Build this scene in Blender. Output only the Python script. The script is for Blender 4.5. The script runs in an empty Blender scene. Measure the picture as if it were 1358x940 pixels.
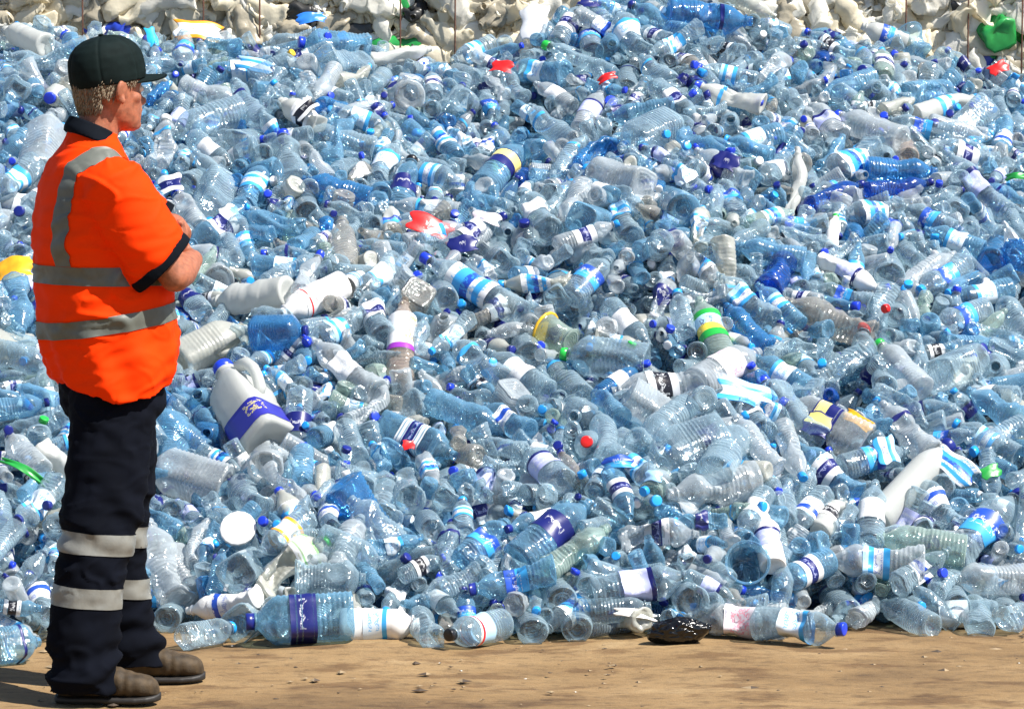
import bpy, bmesh, math, random
import numpy as np
from mathutils import Vector, Matrix

# ------------------------------------------------------------------ camera, sky, sun, exposure
SC = bpy.context.scene
COL = SC.collection
RAD = math.radians
SRC_W, SRC_H, FPX, HORIZ, CAMZ = 1358.0, 940.0, 4410.0, 115.0, 1.67
PITCH = math.atan((SRC_H/2-HORIZ)/FPX)
cam_d = bpy.data.cameras.new("camera"); cam = bpy.data.objects.new("camera", cam_d); COL.objects.link(cam)
cam.location = (0, 0, CAMZ); cam.rotation_euler = (math.pi/2-PITCH, 0, 0)
cam_d.sensor_width = 36.0; cam_d.lens = 36.0*FPX/SRC_W; cam_d.clip_end = 3000; cam_d.clip_start = 0.1
SC.camera = cam

SUN_EL, SUN_AZ = RAD(52), RAD(-24)          # azimuth from +X, negative = towards the camera
sd = Vector((math.cos(SUN_EL)*math.cos(SUN_AZ), math.cos(SUN_EL)*math.sin(SUN_AZ), math.sin(SUN_EL)))
W = bpy.data.worlds.new("World"); SC.world = W; W.use_nodes = True
wn = W.node_tree.nodes; bg = wn["Background"]; sky = wn.new("ShaderNodeTexSky")
sky.sky_type = 'NISHITA'; sky.sun_disc = False; sky.sun_elevation = SUN_EL; sky.sun_rotation = math.pi/2-SUN_AZ
sky.air_density = 1.0; sky.dust_density = 0.6
W.node_tree.links.new(sky.outputs[0], bg.inputs[0]); bg.inputs[1].default_value = 0.078
sl = bpy.data.lights.new("sun", 'SUN'); so = bpy.data.objects.new("sun", sl); COL.objects.link(so)
sl.energy = 5.0; sl.angle = RAD(0.53); sl.color = (1.0, 0.95, 0.87)
so.rotation_euler = sd.to_track_quat('Z', 'Y').to_euler(); so.location = (6, -4, 12)
SC.view_settings.view_transform = 'Standard'; SC.view_settings.look = 'None'
SC.view_settings.exposure = 0.8; SC.view_settings.gamma = 1.0
SC.render.engine = 'CYCLES'
cy = SC.cycles
cy.max_bounces = 12; cy.diffuse_bounces = 6; cy.glossy_bounces = 5; cy.transmission_bounces = 6
cy.transparent_max_bounces = 28; cy.use_denoising = True
cy.caustics_reflective = False; cy.caustics_refractive = False

# pixel <-> place, in the photograph's own 1358 x 940 pixels; only used to find where things stand
cp, sp = math.cos(PITCH), math.sin(PITCH)
def ray(px, py):
    u, v = (px-SRC_W/2)/FPX, (SRC_H/2-py)/FPX
    return Vector((u, cp+v*sp, -sp+v*cp)).normalized()
def project(P):
    P = np.asarray(P, float); x, y, z = P[..., 0], P[..., 1], P[..., 2]-CAMZ
    d = y*cp-z*sp; v = y*sp+z*cp
    return SRC_W/2+FPX*x/d, SRC_H/2-FPX*v/d, d
def at_depth(px, py, Y):
    r = ray(px, py); return Vector((0, 0, CAMZ))+r*(Y/r.y)

# ------------------------------------------------------------------ materials
def new_mat(name):
    m = bpy.data.materials.new(name); m.use_nodes = True
    nt = m.node_tree; return m, nt, nt.nodes["Principled BSDF"], nt.nodes["Material Output"]
def nd(nt, t, **k):
    n = nt.nodes.new(t)
    for a, b in k.items(): setattr(n, a, b)
    return n
def noise(nt, scale, detail=3, coord='Object', rough=0.5, vec=None):
    n = nd(nt, "ShaderNodeTexNoise"); n.inputs["Scale"].default_value = scale
    n.inputs["Detail"].default_value = detail; n.inputs["Roughness"].default_value = rough
    if vec is None:
        tc = nd(nt, "ShaderNodeTexCoord"); vec = tc.outputs[coord]
    nt.links.new(vec, n.inputs["Vector"]); return n
def ramp(nt, src, stops, interp='LINEAR'):
    r = nd(nt, "ShaderNodeValToRGB"); cr = r.color_ramp; cr.interpolation = interp
    while len(cr.elements) < len(stops): cr.elements.new(0.5)
    for e, (p, c) in zip(cr.elements, stops):
        e.position = p; e.color = (*c[:3], 1) if len(c) == 3 else c
    nt.links.new(src, r.inputs[0]); return r
def bump(nt, p, src, strength, dist=0.002):
    b = nd(nt, "ShaderNodeBump"); b.inputs["Strength"].default_value = strength; b.inputs["Distance"].default_value = dist
    nt.links.new(src, b.inputs["Height"]); nt.links.new(b.outputs[0], p.inputs["Normal"]); return b
def simple(name, col, rough=0.5, nscale=30, var=0.15, bmp=0.0, bscale=80, bdist=.002, metal=0.0):
    m, nt, p, o = new_mat(name)
    if 'cloth' in name: p.inputs["Specular IOR Level"].default_value = .08
    n = noise(nt, nscale)
    lo = tuple(max(0, c*(1-var)) for c in col); hi = tuple(min(1, c*(1+var)) for c in col)
    r = ramp(nt, n.outputs[0], [(0.3, lo), (0.7, hi)]); nt.links.new(r.outputs[0], p.inputs["Base Color"])
    p.inputs["Roughness"].default_value = rough; p.inputs["Metallic"].default_value = metal
    if bmp: bump(nt, p, noise(nt, bscale, 4).outputs[0], bmp, bdist)
    return m
def pet(name, tint, body, fmin=0.04, fmax=0.62, rough=0.05, bmp=0.8):
    """thin clear plastic: light goes straight through, more is mirrored at a glance, a little scatters from scuffs and creases; ribs run round the bottle"""
    m, nt, p, out = new_mat(name); L_ = nt.links.new
    p.inputs["Base Color"].default_value = (*body, 1); p.inputs["Roughness"].default_value = 0.35
    tr = nd(nt, "ShaderNodeBsdfTransparent"); tr.inputs[0].default_value = (*tint, 1)
    tc = nd(nt, "ShaderNodeTexCoord"); sx = nd(nt, "ShaderNodeSeparateXYZ"); L_(tc.outputs["UV"], sx.inputs[0])
    sn = nd(nt, "ShaderNodeMath", operation='SINE'); ml = nd(nt, "ShaderNodeMath", operation='MULTIPLY'); L_(sx.outputs[1], ml.inputs[0]); ml.inputs[1].default_value = 6.2832*23; L_(ml.outputs[0], sn.inputs[0])
    big = noise(nt, 6, 1); rm_ = ramp(nt, big.outputs[0], [(.42, (0, 0, 0)), (.55, (1, 1, 1))])
    body_only = ramp(nt, sx.outputs[1], [(0, (.6, .6, .6)), (.66, (1, 1, 1)), (.70, (0, 0, 0))])
    m1 = nd(nt, "ShaderNodeMath", operation='MULTIPLY'); L_(sn.outputs[0], m1.inputs[0]); L_(rm_.outputs[0], m1.inputs[1])
    m2 = nd(nt, "ShaderNodeMath", operation='MULTIPLY'); L_(m1.outputs[0], m2.inputs[0]); L_(body_only.outputs[0], m2.inputs[1])
    n = noise(nt, 42, 2.5, rough=.6)
    hh = nd(nt, "ShaderNodeMath", operation='MULTIPLY_ADD'); L_(m2.outputs[0], hh.inputs[0]); hh.inputs[1].default_value = .22; L_(n.outputs[0], hh.inputs[2])
    b = bump(nt, p, hh.outputs[0], bmp, 0.005)
    lw = nd(nt, "ShaderNodeLayerWeight"); lw.inputs[0].default_value = 0.30; L_(b.outputs[0], lw.inputs["Normal"])
    n2 = noise(nt, 11, 3, rough=.6)
    mr = nd(nt, "ShaderNodeMapRange"); mr.inputs["To Min"].default_value = fmin; mr.inputs["To Max"].default_value = fmax; L_(lw.outputs["Facing"], mr.inputs[0])
    ad = nd(nt, "ShaderNodeMath", operation='MULTIPLY_ADD'); L_(n2.outputs[0], ad.inputs[0]); ad.inputs[1].default_value = 0.40; L_(mr.outputs[0], ad.inputs[2])
    sb = nd(nt, "ShaderNodeMath", operation='SUBTRACT', use_clamp=True); L_(ad.outputs[0], sb.inputs[0]); sb.inputs[1].default_value = 0.17
    mx = nd(nt, "ShaderNodeMixShader"); L_(sb.outputs[0], mx.inputs[0]); L_(tr.outputs[0], mx.inputs[1])
    tl_ = nd(nt, "ShaderNodeBsdfTranslucent"); tl_.inputs[0].default_value = (*body, 1); L_(b.outputs[0], tl_.inputs["Normal"]); mt_ = nd(nt, "ShaderNodeMixShader"); mt_.inputs[0].default_value = .35
    L_(p.outputs[0], mt_.inputs[1]); L_(tl_.outputs[0], mt_.inputs[2]); L_(mt_.outputs[0], mx.inputs[2])
    gl = nd(nt, "ShaderNodeBsdfGlossy"); gl.inputs["Roughness"].default_value = rough+.03; L_(b.outputs[0], gl.inputs["Normal"])
    fr = nd(nt, "ShaderNodeFresnel"); fr.inputs[0].default_value = 1.6
    f2 = nd(nt, "ShaderNodeMath", operation='MULTIPLY', use_clamp=True); L_(fr.outputs[0], f2.inputs[0]); f2.inputs[1].default_value = 1.2
    f3 = nd(nt, "ShaderNodeMath", operation='MINIMUM'); L_(f2.outputs[0], f3.inputs[0]); f3.inputs[1].default_value = .45
    mg = nd(nt, "ShaderNodeMixShader"); L_(f3.outputs[0], mg.inputs[0])
    L_(mx.outputs[0], mg.inputs[1]); L_(gl.outputs[0], mg.inputs[2]); L_(mg.outputs[0], out.inputs[0]); return m
def milky(name, col, thru=0.35, rough=0.35):
    m, nt, p, out = new_mat(name)
    p.inputs["Base Color"].default_value = (*col, 1); p.inputs["Roughness"].default_value = rough
    bump(nt, p, noise(nt, 22 if 'pressed' in name else 35, 3, rough=.65).outputs[0], 0.5 if 'pressed' in name else 0.3, 0.008 if 'pressed' in name else .003)
    t = nd(nt, "ShaderNodeBsdfTranslucent"); t.inputs[0].default_value = (*col, 1)
    mx = nd(nt, "ShaderNodeMixShader"); mx.inputs[0].default_value = thru
    nt.links.new(p.outputs[0], mx.inputs[1]); nt.links.new(t.outputs[0], mx.inputs[2]); nt.links.new(mx.outputs[0], out.inputs[0])
    return m

PET = {
 'c': pet("clear_plastic", (.90, .965, .99), (.60, .82, .95), .045, .76),
 'q': pet("clear_plastic_scuffed", (.90, .93, .95), (.82, .91, .96), 0.20, 0.90, 0.08, 0.8),
 'b': pet("pale_blue_plastic", (.70, .90, .985), (.32, .66, .95), .09, .80),
 'B': pet("blue_plastic", (.32, .66, .95), (.10, .42, .85), 0.14, 0.8),
 'D': pet("deep_blue_plastic", (.10, .32, .85), (.02, .15, .60), 0.2, 0.8),
 'g': pet("pale_green_plastic", (.82, .94, .89), (.60, .76, .70), .2, .85),
 't': pet("smoky_plastic", (.88, .88, .85), (.68, .67, .62), 0.15, 0.75),
 'p': pet("peach_tinted_plastic", (.97, .90, .84), (.82, .68, .58), 0.15, 0.8),
 'w': milky("milky_white_plastic", (.68, .70, .68), .45),
 'W': milky("opaque_white_plastic", (.85, .84, .82), 0.05, 0.3),
 'f': pet("frosted_plastic", (.86, .87, .82), (.74, .75, .68), 0.50, 0.95, 0.3, .4),
 'K': milky("black_plastic", (.012, .012, .014), 0.0, 0.25),
 'G': pet("green_plastic", (.05, .55, .18), (.01, .30, .07), 0.5, 0.9),
}
CAPM = {
 'n': simple("navy_cap_plastic", (.01, .02, .20), .3), 'r': simple("royal_blue_cap_plastic", (.015, .05, .62), .3),
 'c': simple("cyan_cap_plastic", (.02, .33, .85), .3), 'w': simple("white_cap_plastic", (.8, .8, .8), .35),
 'k': simple("black_cap_plastic", (.01, .01, .012), .3), 'G': simple("green_cap_plastic", (.02, .45, .06), .3),
 'R': simple("red_cap_plastic", (.75, .015, .015), .3), 'y': simple("yellow_cap_plastic", (.85, .5, .03), .3),
}
NV, RB, CY, WH, BK = (.01, .015, .14), (.02, .08, .48), (.05, .36, .74), (.74, .76, .78), (.012, .012, .02)
LB, LV, RD, GR, YE, OR = (.42, .68, .90), (.46, .50, .80), (.80, .02, .02), (.02, .40, .06), (.85, .68, .08), (.90, .35, .02)
def label_mat(name, stops, mark=None, mcol=None, mv=(.3, .7), mu=(.36, .64), mscale=11, solid=False):
    """printed paper or film sleeve: bands along the bottle, and a printed patch (MARK) on its front"""
    m, nt, p, out = new_mat(name)
    uv = nd(nt, "ShaderNodeTexCoord"); sx = nd(nt, "ShaderNodeSeparateXYZ"); nt.links.new(uv.outputs["UV"], sx.inputs[0])
    base = ramp(nt, sx.outputs[1], stops, 'CONSTANT')
    col = base.outputs[0]
    if mark:
        def win(src, lo, hi):
            a = nd(nt, "ShaderNodeMath", operation='GREATER_THAN'); nt.links.new(src, a.inputs[0]); a.inputs[1].default_value = lo
            b = nd(nt, "ShaderNodeMath", operation='LESS_THAN'); nt.links.new(src, b.inputs[0]); b.inputs[1].default_value = hi
            c = nd(nt, "ShaderNodeMath", operation='MULTIPLY'); nt.links.new(a.outputs[0], c.inputs[0]); nt.links.new(b.outputs[0], c.inputs[1])
            return c.outputs[0]
        w = nd(nt, "ShaderNodeMath", operation='MULTIPLY'); nt.links.new(win(sx.outputs[0], *mu), w.inputs[0]); nt.links.new(win(sx.outputs[1], *mv), w.inputs[1])
        fac = w.outputs[0]
        if not solid:
            mp = nd(nt, "ShaderNodeMapping"); mp.inputs["Scale"].default_value = (2.0, .55, 1); nt.links.new(uv.outputs["UV"], mp.inputs[0])
            n = noise(nt, mscale, 1, vec=mp.outputs[0])
            g = nd(nt, "ShaderNodeMath", operation='GREATER_THAN'); nt.links.new(n.outputs[0], g.inputs[0]); g.inputs[1].default_value = 0.5
            nf = noise(nt, mscale*3.6, 0, vec=mp.outputs[0]); gf = nd(nt, "ShaderNodeMath", operation='GREATER_THAN'); nt.links.new(nf.outputs[0], gf.inputs[0]); gf.inputs[1].default_value = 0.46
            gg = nd(nt, "ShaderNodeMath", operation='MULTIPLY'); nt.links.new(g.outputs[0], gg.inputs[0]); nt.links.new(gf.outputs[0], gg.inputs[1]); g = gg
            w2 = nd(nt, "ShaderNodeMath", operation='MULTIPLY'); nt.links.new(g.outputs[0], w2.inputs[0]); nt.links.new(fac, w2.inputs[1]); fac = w2.outputs[0]
        sf = nd(nt, "ShaderNodeMath", operation='MULTIPLY'); nt.links.new(fac, sf.inputs[0]); sf.inputs[1].default_value = 1.0 if solid else .7
        mx = nd(nt, "ShaderNodeMixRGB"); nt.links.new(sf.outputs[0], mx.inputs[0]); nt.links.new(col, mx.inputs[1]); mx.inputs[2].default_value = (*mcol, 1)
        col = mx.outputs[0]
    nt.links.new(col, p.inputs["Base Color"]); p.inputs["Roughness"].default_value = 0.35
    bump(nt, p, noise(nt, 60, 3).outputs[0], 0.25, 0.002)
    return m
# code: (material, v range of the label on the bottle, phrase)
LAB = {
 'wb': (label_mat("white_label_blue_band", [(0, WH), (.55, RB), (.8, WH)], 1, RB, (.1, .5)), (.32, .62), "white label with a blue band"),
 'cw': (label_mat("cyan_white_label", [(0, CY), (.25, WH), (.6, CY), (.8, LB)], 1, RB, (.28, .58)), (.35, .62), "cyan and white label"),
 'nv': (label_mat("navy_label", [(0, NV)], 1, WH, (.35, .65), (.4, .6)), (.35, .6), "navy label"),
 'nw': (label_mat("navy_white_label", [(0, WH), (.3, NV), (.7, WH)], 1, LV, (.4, .6)), (.3, .62), "navy and white label"),
 'sw': (label_mat("blue_swirl_label", [(0, WH), (.15, CY), (.3, WH), (.42, RB), (.6, CY), (.8, WH)], 1, CY, (.1, .95), (.05, .95), 7), (.28, .68), "blue swirl label"),
 'lv': (label_mat("lavender_label", [(0, LV), (.85, NV)], 1, WH, (.2, .7)), (.3, .62), "lavender label"),
 'wh': (label_mat("plain_white_label", [(0, WH)], 1, (.45, .5, .55), (.2, .8), (.38, .62), 22), (.3, .6), "plain white label"),
 'bk': (label_mat("black_white_label", [(0, WH), (.25, BK), (.75, WH)], 1, WH, (.35, .65)), (.3, .62), "black and white label"),
 'jc': (label_mat("fruit_juice_label", [(0, (.30, .04, .45)), (.14, WH)], 1, OR, (.3, .95), (.55, .8), 5), (.3, .74), "orange, green and purple label"),
 'gy': (label_mat("green_yellow_label", [(0, GR), (.25, YE), (.5, (.45, .72, .9)), (.82, GR)], 1, NV, (.42, .72), (.4, .6), 8), (.28, .68), "green and yellow label"),
 'yn': (label_mat("yellow_navy_label", [(0, NV)], 1, (.9, .78, .25), (.52, .95), (.05, .95), solid=True), (.35, .62), "yellow and navy label"),
 'mk': (label_mat("milk_jug_label", [(0, (.035, .035, .34)), (.86, (.02, .02, .28))], 1, (.92, .80, .15), (.35, .85), (.30, .42), 16), (.07, .30), "violet-blue label with a yellow mark"),
 'rd': (label_mat("white_label_red_print", [(0, WH), (.78, RD), (.84, WH)], 1, RD, (.2, .7), (.4, .62), 20), (.3, .7), "white label with red print"),
 'rc': (label_mat("red_white_label", [(0, RD)], 1, WH, (.25, .75), (.35, .65), 9), (.3, .62), "red label with white print"),
 'pk': (label_mat("pink_print_label", [(0, (.72, .66, .72))], 1, (.85, .08, .2), (.2, .8), (.35, .65), 16), (.3, .62), "pale label with pink print"),
 'gn': (label_mat("small_green_label", [(0, WH), (.2, (.35, .62, .3)), (.3, WH), (.85, (.3, .6, .25))], 1, (.3, .55, .25), (.4, .7), (.42, .58), 14), (.5, .72), "pale label edged in green"),
 'rl': (label_mat("blue_label_red_line", [(0, LB), (.72, RD), (.85, WH)]), (.35, .62), "pale blue label with a red line"),
 'kc': (label_mat("pale_label_cyan_logo", [(0, (.7, .8, .88)), (.8, CY)], 1, CY, (.2, .7), (.4, .6), 10), (.3, .6), "pale label with a cyan mark"),
 'rn': (label_mat("narrow_navy_ring", [(0, NV)]), (.60, .645), "narrow navy ring"),
 'rc2': (label_mat("narrow_cyan_ring", [(0, CY)]), (.60, .65), "narrow cyan ring"),
 'bb': (label_mat("bright_blue_label", [(0, CY), (.5, RB)], 1, WH, (.3, .7)), (.32, .58), "bright blue label"),
 'or': (label_mat("orange_edged_label", [(0, OR), (.18, WH), (.84, OR)], 1, OR, (.3, .7), (.3, .5), 9), (.3, .62), "orange-edged label"),
}

# ------------------------------------------------------------------ helpers
def mesh_from(name, V, F, mats=(), smooth=True, uv=None, mi=None):
    me = bpy.data.meshes.new(name); me.from_pydata([tuple(v) for v in V], [], F); 
    for m in mats: me.materials.append(m)
    if smooth: me.polygons.foreach_set("use_smooth", [True]*len(me.polygons))
    if mi is not None: me.polygons.foreach_set("material_index", mi)
    if uv is not None:
        l = me.uv_layers.new(name="UVMap"); li = np.empty(len(me.loops), np.int32); me.loops.foreach_get("vertex_index", li)
        l.data.foreach_set("uv", np.asarray(uv, np.float32)[li].ravel())
    me.update(); return me
def link(name, me, parent=None, loc=None):
    o = bpy.data.objects.new(name, me); COL.objects.link(o)
    if parent: o.parent = parent
    if loc is not None: o.location = loc
    return o
def empty(name, loc=(0, 0, 0)):
    o = bpy.data.objects.new(name, None); COL.objects.link(o); o.location = loc; o.empty_display_size = 0.05; return o
def tag(o, label=None, cat=None, group=None, kind=None):
    if label: o["label"] = label
    if cat: o["category"] = cat
    if group: o["group"] = group
    if kind: o["kind"] = kind
    return o
def interp(x, pts):
    xs, ys = zip(*pts); return np.interp(x, xs, ys)

# ------------------------------------------------------------------ ground
def make_ground():
    m, nt, p, o = new_mat("sandy_yard_ground")
    tc = nd(nt, "ShaderNodeTexCoord")
    mp = nd(nt, "ShaderNodeMapping"); mp.inputs["Scale"].default_value = (.55, 1.0, 1); nt.links.new(tc.outputs["Object"], mp.inputs[0])
    a = noise(nt, 2.2, 8, rough=.65, vec=mp.outputs[0]); b = noise(nt, 26, 6, rough=.7, vec=mp.outputs[0])
    r1 = ramp(nt, a.outputs[0], [(.32, (.14, .082, .032)), (.48, (.235, .145, .060)), (.62, (.30, .195, .088)), (.75, (.40, .285, .15))])
    r2 = ramp(nt, b.outputs[0], [(.33, (.55, .52, .50)), (.47, (.92, .92, .92)), (.7, (1.08, 1.06, 1.03))])
    mx = nd(nt, "ShaderNodeMixRGB", blend_type='MULTIPLY'); mx.inputs[0].default_value = 1
    nt.links.new(r1.outputs[0], mx.inputs[1]); nt.links.new(r2.outputs[0], mx.inputs[2])
    c = noise(nt, 7, 5, rough=.6, vec=mp.outputs[0]); r3 = ramp(nt, c.outputs[0], [(.38, (.50, .42, .34)), (.47, (1, 1, 1))])
    m3 = nd(nt, "ShaderNodeMixRGB", blend_type='MULTIPLY'); m3.inputs[0].default_value = .8
    nt.links.new(mx.outputs[0], m3.inputs[1]); nt.links.new(r3.outputs[0], m3.inputs[2])
    nt.links.new(m3.outputs[0], p.inputs["Base Color"]); p.inputs["Roughness"].default_value = .9
    bump(nt, p, noise(nt, 60, 8, rough=.7).outputs[0], .6, .008)
    # one sheet: fine where the yard is seen, coarse out to the horizon
    xs = np.concatenate([[-900, -200, -50, -15], np.linspace(-6, 6, 121), [15, 50, 200, 900]])
    ys = np.concatenate([[-900, -200, -40, -5, 4], np.linspace(7.5, 11.5, 61), [14, 20, 60, 300, 1500]])
    X, Y = np.meshgrid(xs, ys); rng = np.random.RandomState(3)
    Z = np.zeros_like(X); near = (abs(X) <= 6) & (Y >= 7.5) & (Y <= 11.5)
    for _ in range(40):
        kx, ky, ph = rng.uniform(-9, 9), rng.uniform(-9, 9), rng.uniform(0, 6.3)
        Z += near*0.0011*np.sin(kx*X+ky*Y+ph)
    n, k = len(xs), len(ys)
    F = [(j*n+i, j*n+i+1, (j+1)*n+i+1, (j+1)*n+i) for j in range(k-1) for i in range(n-1)]
    g = link("ground", mesh_from("ground", np.stack([X, Y, Z], -1).reshape(-1, 3), F, [m])); tag(g, kind="structure")
    # loose grit and chips lying on it
    rng = random.Random(8); V, F, MI = [], [], []
    for i in range(420):
        x, y = rng.uniform(-2.4, 2.4), rng.uniform(8.55, 10.2); s = rng.choice([.0025, .003, .004, .004, .005, .006, .008, .013]); b0 = len(V)
        for (a, b, c) in ((1, 0, 0), (0, 1, 0), (-1, 0, 0), (0, -1, 0), (0, 0, .6), (0, 0, -.6)):
            V.append((x+s*a*rng.uniform(.7, 2.4), y+s*b*rng.uniform(.7, 1.6), .002+s*c*rng.uniform(.5, 1)))
        for t in ((0, 1, 4), (1, 2, 4), (2, 3, 4), (3, 0, 4), (1, 0, 5), (2, 1, 5), (3, 2, 5), (0, 3, 5)):
            F.append(tuple(b0+q for q in t)); MI.append(min(2, int(rng.random()*2.04)))
    gm = [simple("dark_grit", (.07, .05, .035), .9), simple("pale_grit", (.30, .22, .13), .9), simple("white_chip", (.7, .7, .66), .6)]
    tag(link("ground_grit", mesh_from("ground_grit", V, F, gm, False, mi=MI)), "loose grit and small chips scattered on the sandy yard", "grit", kind="stuff")
make_ground()

# ------------------------------------------------------------------ the heap's outer shape
def y0_of(x):   # foot line (depth) along x
    return interp(x, [(-4, 9.75), (-1.5, 9.78), (-1.3, 9.95), (-1.05, 10.2), (-.95, 10.1), (-.8, 9.97), (.6, 9.97), (.75, 10.02), (1.0, 10.2), (1.25, 10.15), (1.6, 10.25), (4, 10.3)])
CREST_Y = 13.3
def zc_of(x):
    px = SRC_W/2+np.asarray(x)*FPX/CREST_Y
    yc = interp(px, [(-900, 250), (-300, 80), (0, 50), (90, 40), (200, 38), (270, 38), (350, 40), (430, 32), (540, 62), (640, 56), (700, 46), (780, 14), (900, -4), (1000, 4), (1060, 34), (1130, 44), (1230, 68), (1290, 90), (1358, 100), (1700, 190), (2300, 330)])
    return CAMZ+(HORIZ-yc)/(FPX/CREST_Y)
_rs = np.random.RandomState(11); _W = [(_rs.uniform(-5, 5), _rs.uniform(-5, 5), _rs.uniform(0, 6.3)) for _ in range(14)]
def H(x, y):
    x = np.asarray(x, float); y = np.asarray(y, float)
    y0 = y0_of(x); s = np.clip((y-y0)/(CREST_Y-y0), 0, 1.0)
    z = zc_of(x)*(0.94*s**0.93+0.06*(1-np.exp(-s/.02)))
    z = z + sum(np.sin(a*x+b*y+c) for a, b, c in _W)*0.011*np.clip(s*6, 0, 1)
    back = np.clip(y-CREST_Y, 0, None)
    z = z - back*0.55
    return np.where(y < y0, -(y0-y)*2.5, z)

# ------------------------------------------------------------------ bottle shapes
def bottle_profile(kind):
    """(L, R, neck radius, [(z, r, squareness)...])"""
    body = []
    if kind == 's':      # half-litre still water, a few ribs
        L, R, rn = .215, .033, .0135
        z = np.linspace(.02, .66, 19); r = 1-.045*(np.sin(z*L*2*math.pi/.021)**2)*((z < .28) | (z > .6)); sh = [(.72, .95), (.78, .82), (.84, .62), (.885, .46)]; sq = 2
    elif kind == 'r':    # ribbed all the way
        L, R, rn = .225, .0335, .0135
        z = np.linspace(.02, .68, 27); r = 1-.085*np.sin(np.arange(27)*math.pi/2)**2; sh = [(.73, .93), (.79, .78), (.85, .58), (.89, .45)]; sq = 2
    elif kind == 'l':    # litre and a half, waist and ribs
        L, R, rn = .31, .044, .0145
        z = np.linspace(.015, .66, 25); r = 1-.05*np.sin(np.arange(25)*math.pi/2)**2*((z < .27) | (z > .55)) - .06*np.exp(-((z-.45)/.05)**2); sh = [(.71, .95), (.77, .8), (.83, .58), (.89, .36)]; sq = 2
    elif kind == 'd':    # smooth soft-drink bottle with feet
        L, R, rn = .31, .045, .0145
        z = np.linspace(.05, .62, 14); r = 1-.03*np.exp(-((z-.3)/.02)**2)-.03*np.exp(-((z-.58)/.02)**2); sh = [(.68, .97), (.75, .84), (.82, .62), (.89, .37)]; sq = 2
    elif kind == 'j':    # five-litre water jug, squarish
        L, R, rn = .33, .076, .022
        z = np.linspace(.012, .7, 27); r = 1-.05*np.sin(np.arange(27)*math.pi/2)**2; sh = [(.76, .93), (.82, .75), (.87, .5), (.905, .34)]; sq = 4.5
    elif kind == 'm':    # milk bottle, square with a handle
        L, R, rn = .26, .068, .021
        z = np.linspace(.012, .55, 12); r = 1-.04*np.exp(-((z-.4)/.02)**2); sh = [(.62, .97), (.7, .86), (.78, .68), (.86, .45), (.9, .36)]; sq = 5
    elif kind == 'h':    # plain round opaque bottle
        L, R, rn = .22, .036, .016
        z = np.linspace(.012, .66, 12); r = np.ones(12); sh = [(.72, .96), (.78, .85), (.84, .65), (.885, .47)]; sq = 2
    elif kind == 'u':    # cup or tub with rim, no neck
        L, R, rn = .12, .045, .045
        z = np.linspace(.01, .94, 12); r = np.linspace(.8, .98, 12)-.02*np.sin(np.arange(12)*math.pi/2)**2; sh = []; sq = 2
    P = [(.055, .0, 2), (.05, .30, 2), (.012, .62, (sq+2)/2), (0, .86, sq)]
    P += [(float(a), float(b), sq) for a, b in zip(z, r)]
    if kind == 'u':
        P += [(.955, 1.0, 2), (.965, 1.08, 2), (.985, 1.08, 2), (1.0, 1.02, 2), (.97, .96, 2)]
    else:
        n = rn/R
        P += [(a, b, 2+(sq-2)*(1-(a-.68)/.22)**2 if a > .68 else sq) for a, b in sh]
        P += [(.905, n, 2), (.915, n*1.28, 2), (.925, n*1.28, 2), (.93, n*.96, 2), (.965, n*.93, 2), (.995, n*.93, 2), (1.0, n*.86, 2), (.95, n*.8, 2)]
    return L, R, rn, P
def thin(P, k):
    """fewer rings, for bottles deep in the heap"""
    a = [p for p in P if p[0] <= .0501 and p[1] < .9][:4]; n0 = 4
    bodyp = [p for p in P[n0:] if p[0] < .69]; rest = [p for p in P[n0:] if p[0] >= .69]
    return [P[0], P[2], P[3]]+bodyp[::k]+rest[::2]
def deformer(seed, amt, L, R):
    rng = np.random.RandomState(seed)
    dents = [(rng.uniform(0, 6.28), rng.uniform(.08, .68)*L, min(.95*R, rng.uniform(.25, .75)*R*amt), rng.uniform(.45, 1.0)*R, rng.uniform(.6, 1.9)*R) for _ in range(rng.randint(2, 6))]
    fl = max(.32, 1-rng.uniform(0, .45)*amt); fz = rng.uniform(.2, .6)*L; bx, by = rng.uniform(-.12, .12, 2)*amt; tw = rng.uniform(-.9, .9)*amt
    kk = [(rng.uniform(-1, 1, 3)*170, rng.uniform(0, 6.28)) for _ in range(6)]
    def f(V):
        V = np.array(V, float)
        env = np.clip((.86*L-V[:, 2])/(.2*L), 0, 1)
        th = np.arctan2(V[:, 1], V[:, 0]); rr = np.hypot(V[:, 0], V[:, 1])
        for a, z0, d, s, sz in dents:
            da = np.angle(np.exp(1j*(th-a)))*R
            w = d*np.exp(-(da/s)**2-((V[:, 2]-z0)/sz)**2)*env*np.clip(rr/(.8*R), 0, 1)
            V[:, 0] -= w*math.cos(a); V[:, 1] -= w*math.sin(a)
        sq = 1-(1-fl)*np.exp(-((V[:, 2]-fz)/(.3*L))**2)*env
        V[:, 0] *= sq; V[:, 1] *= 1+(1-sq)*.35
        for k, ph in kk:
            w = np.sin(V@k+ph)*.0011*amt*env; V[:, 0] += w; V[:, 1] += w[::-1]*0+w*.6
        t = V[:, 2]/L; V[:, 0] += bx*L*(t-.5)**2*2; V[:, 1] += by*L*(t-.5)**2*2
        c, s_ = np.cos(tw*t*.6), np.sin(tw*t*.6); x = V[:, 0]*c-V[:, 1]*s_; V[:, 1] = V[:, 0]*s_+V[:, 1]*c; V[:, 0] = x
        V[:, 2] -= .5*L
        return V
    return f
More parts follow.
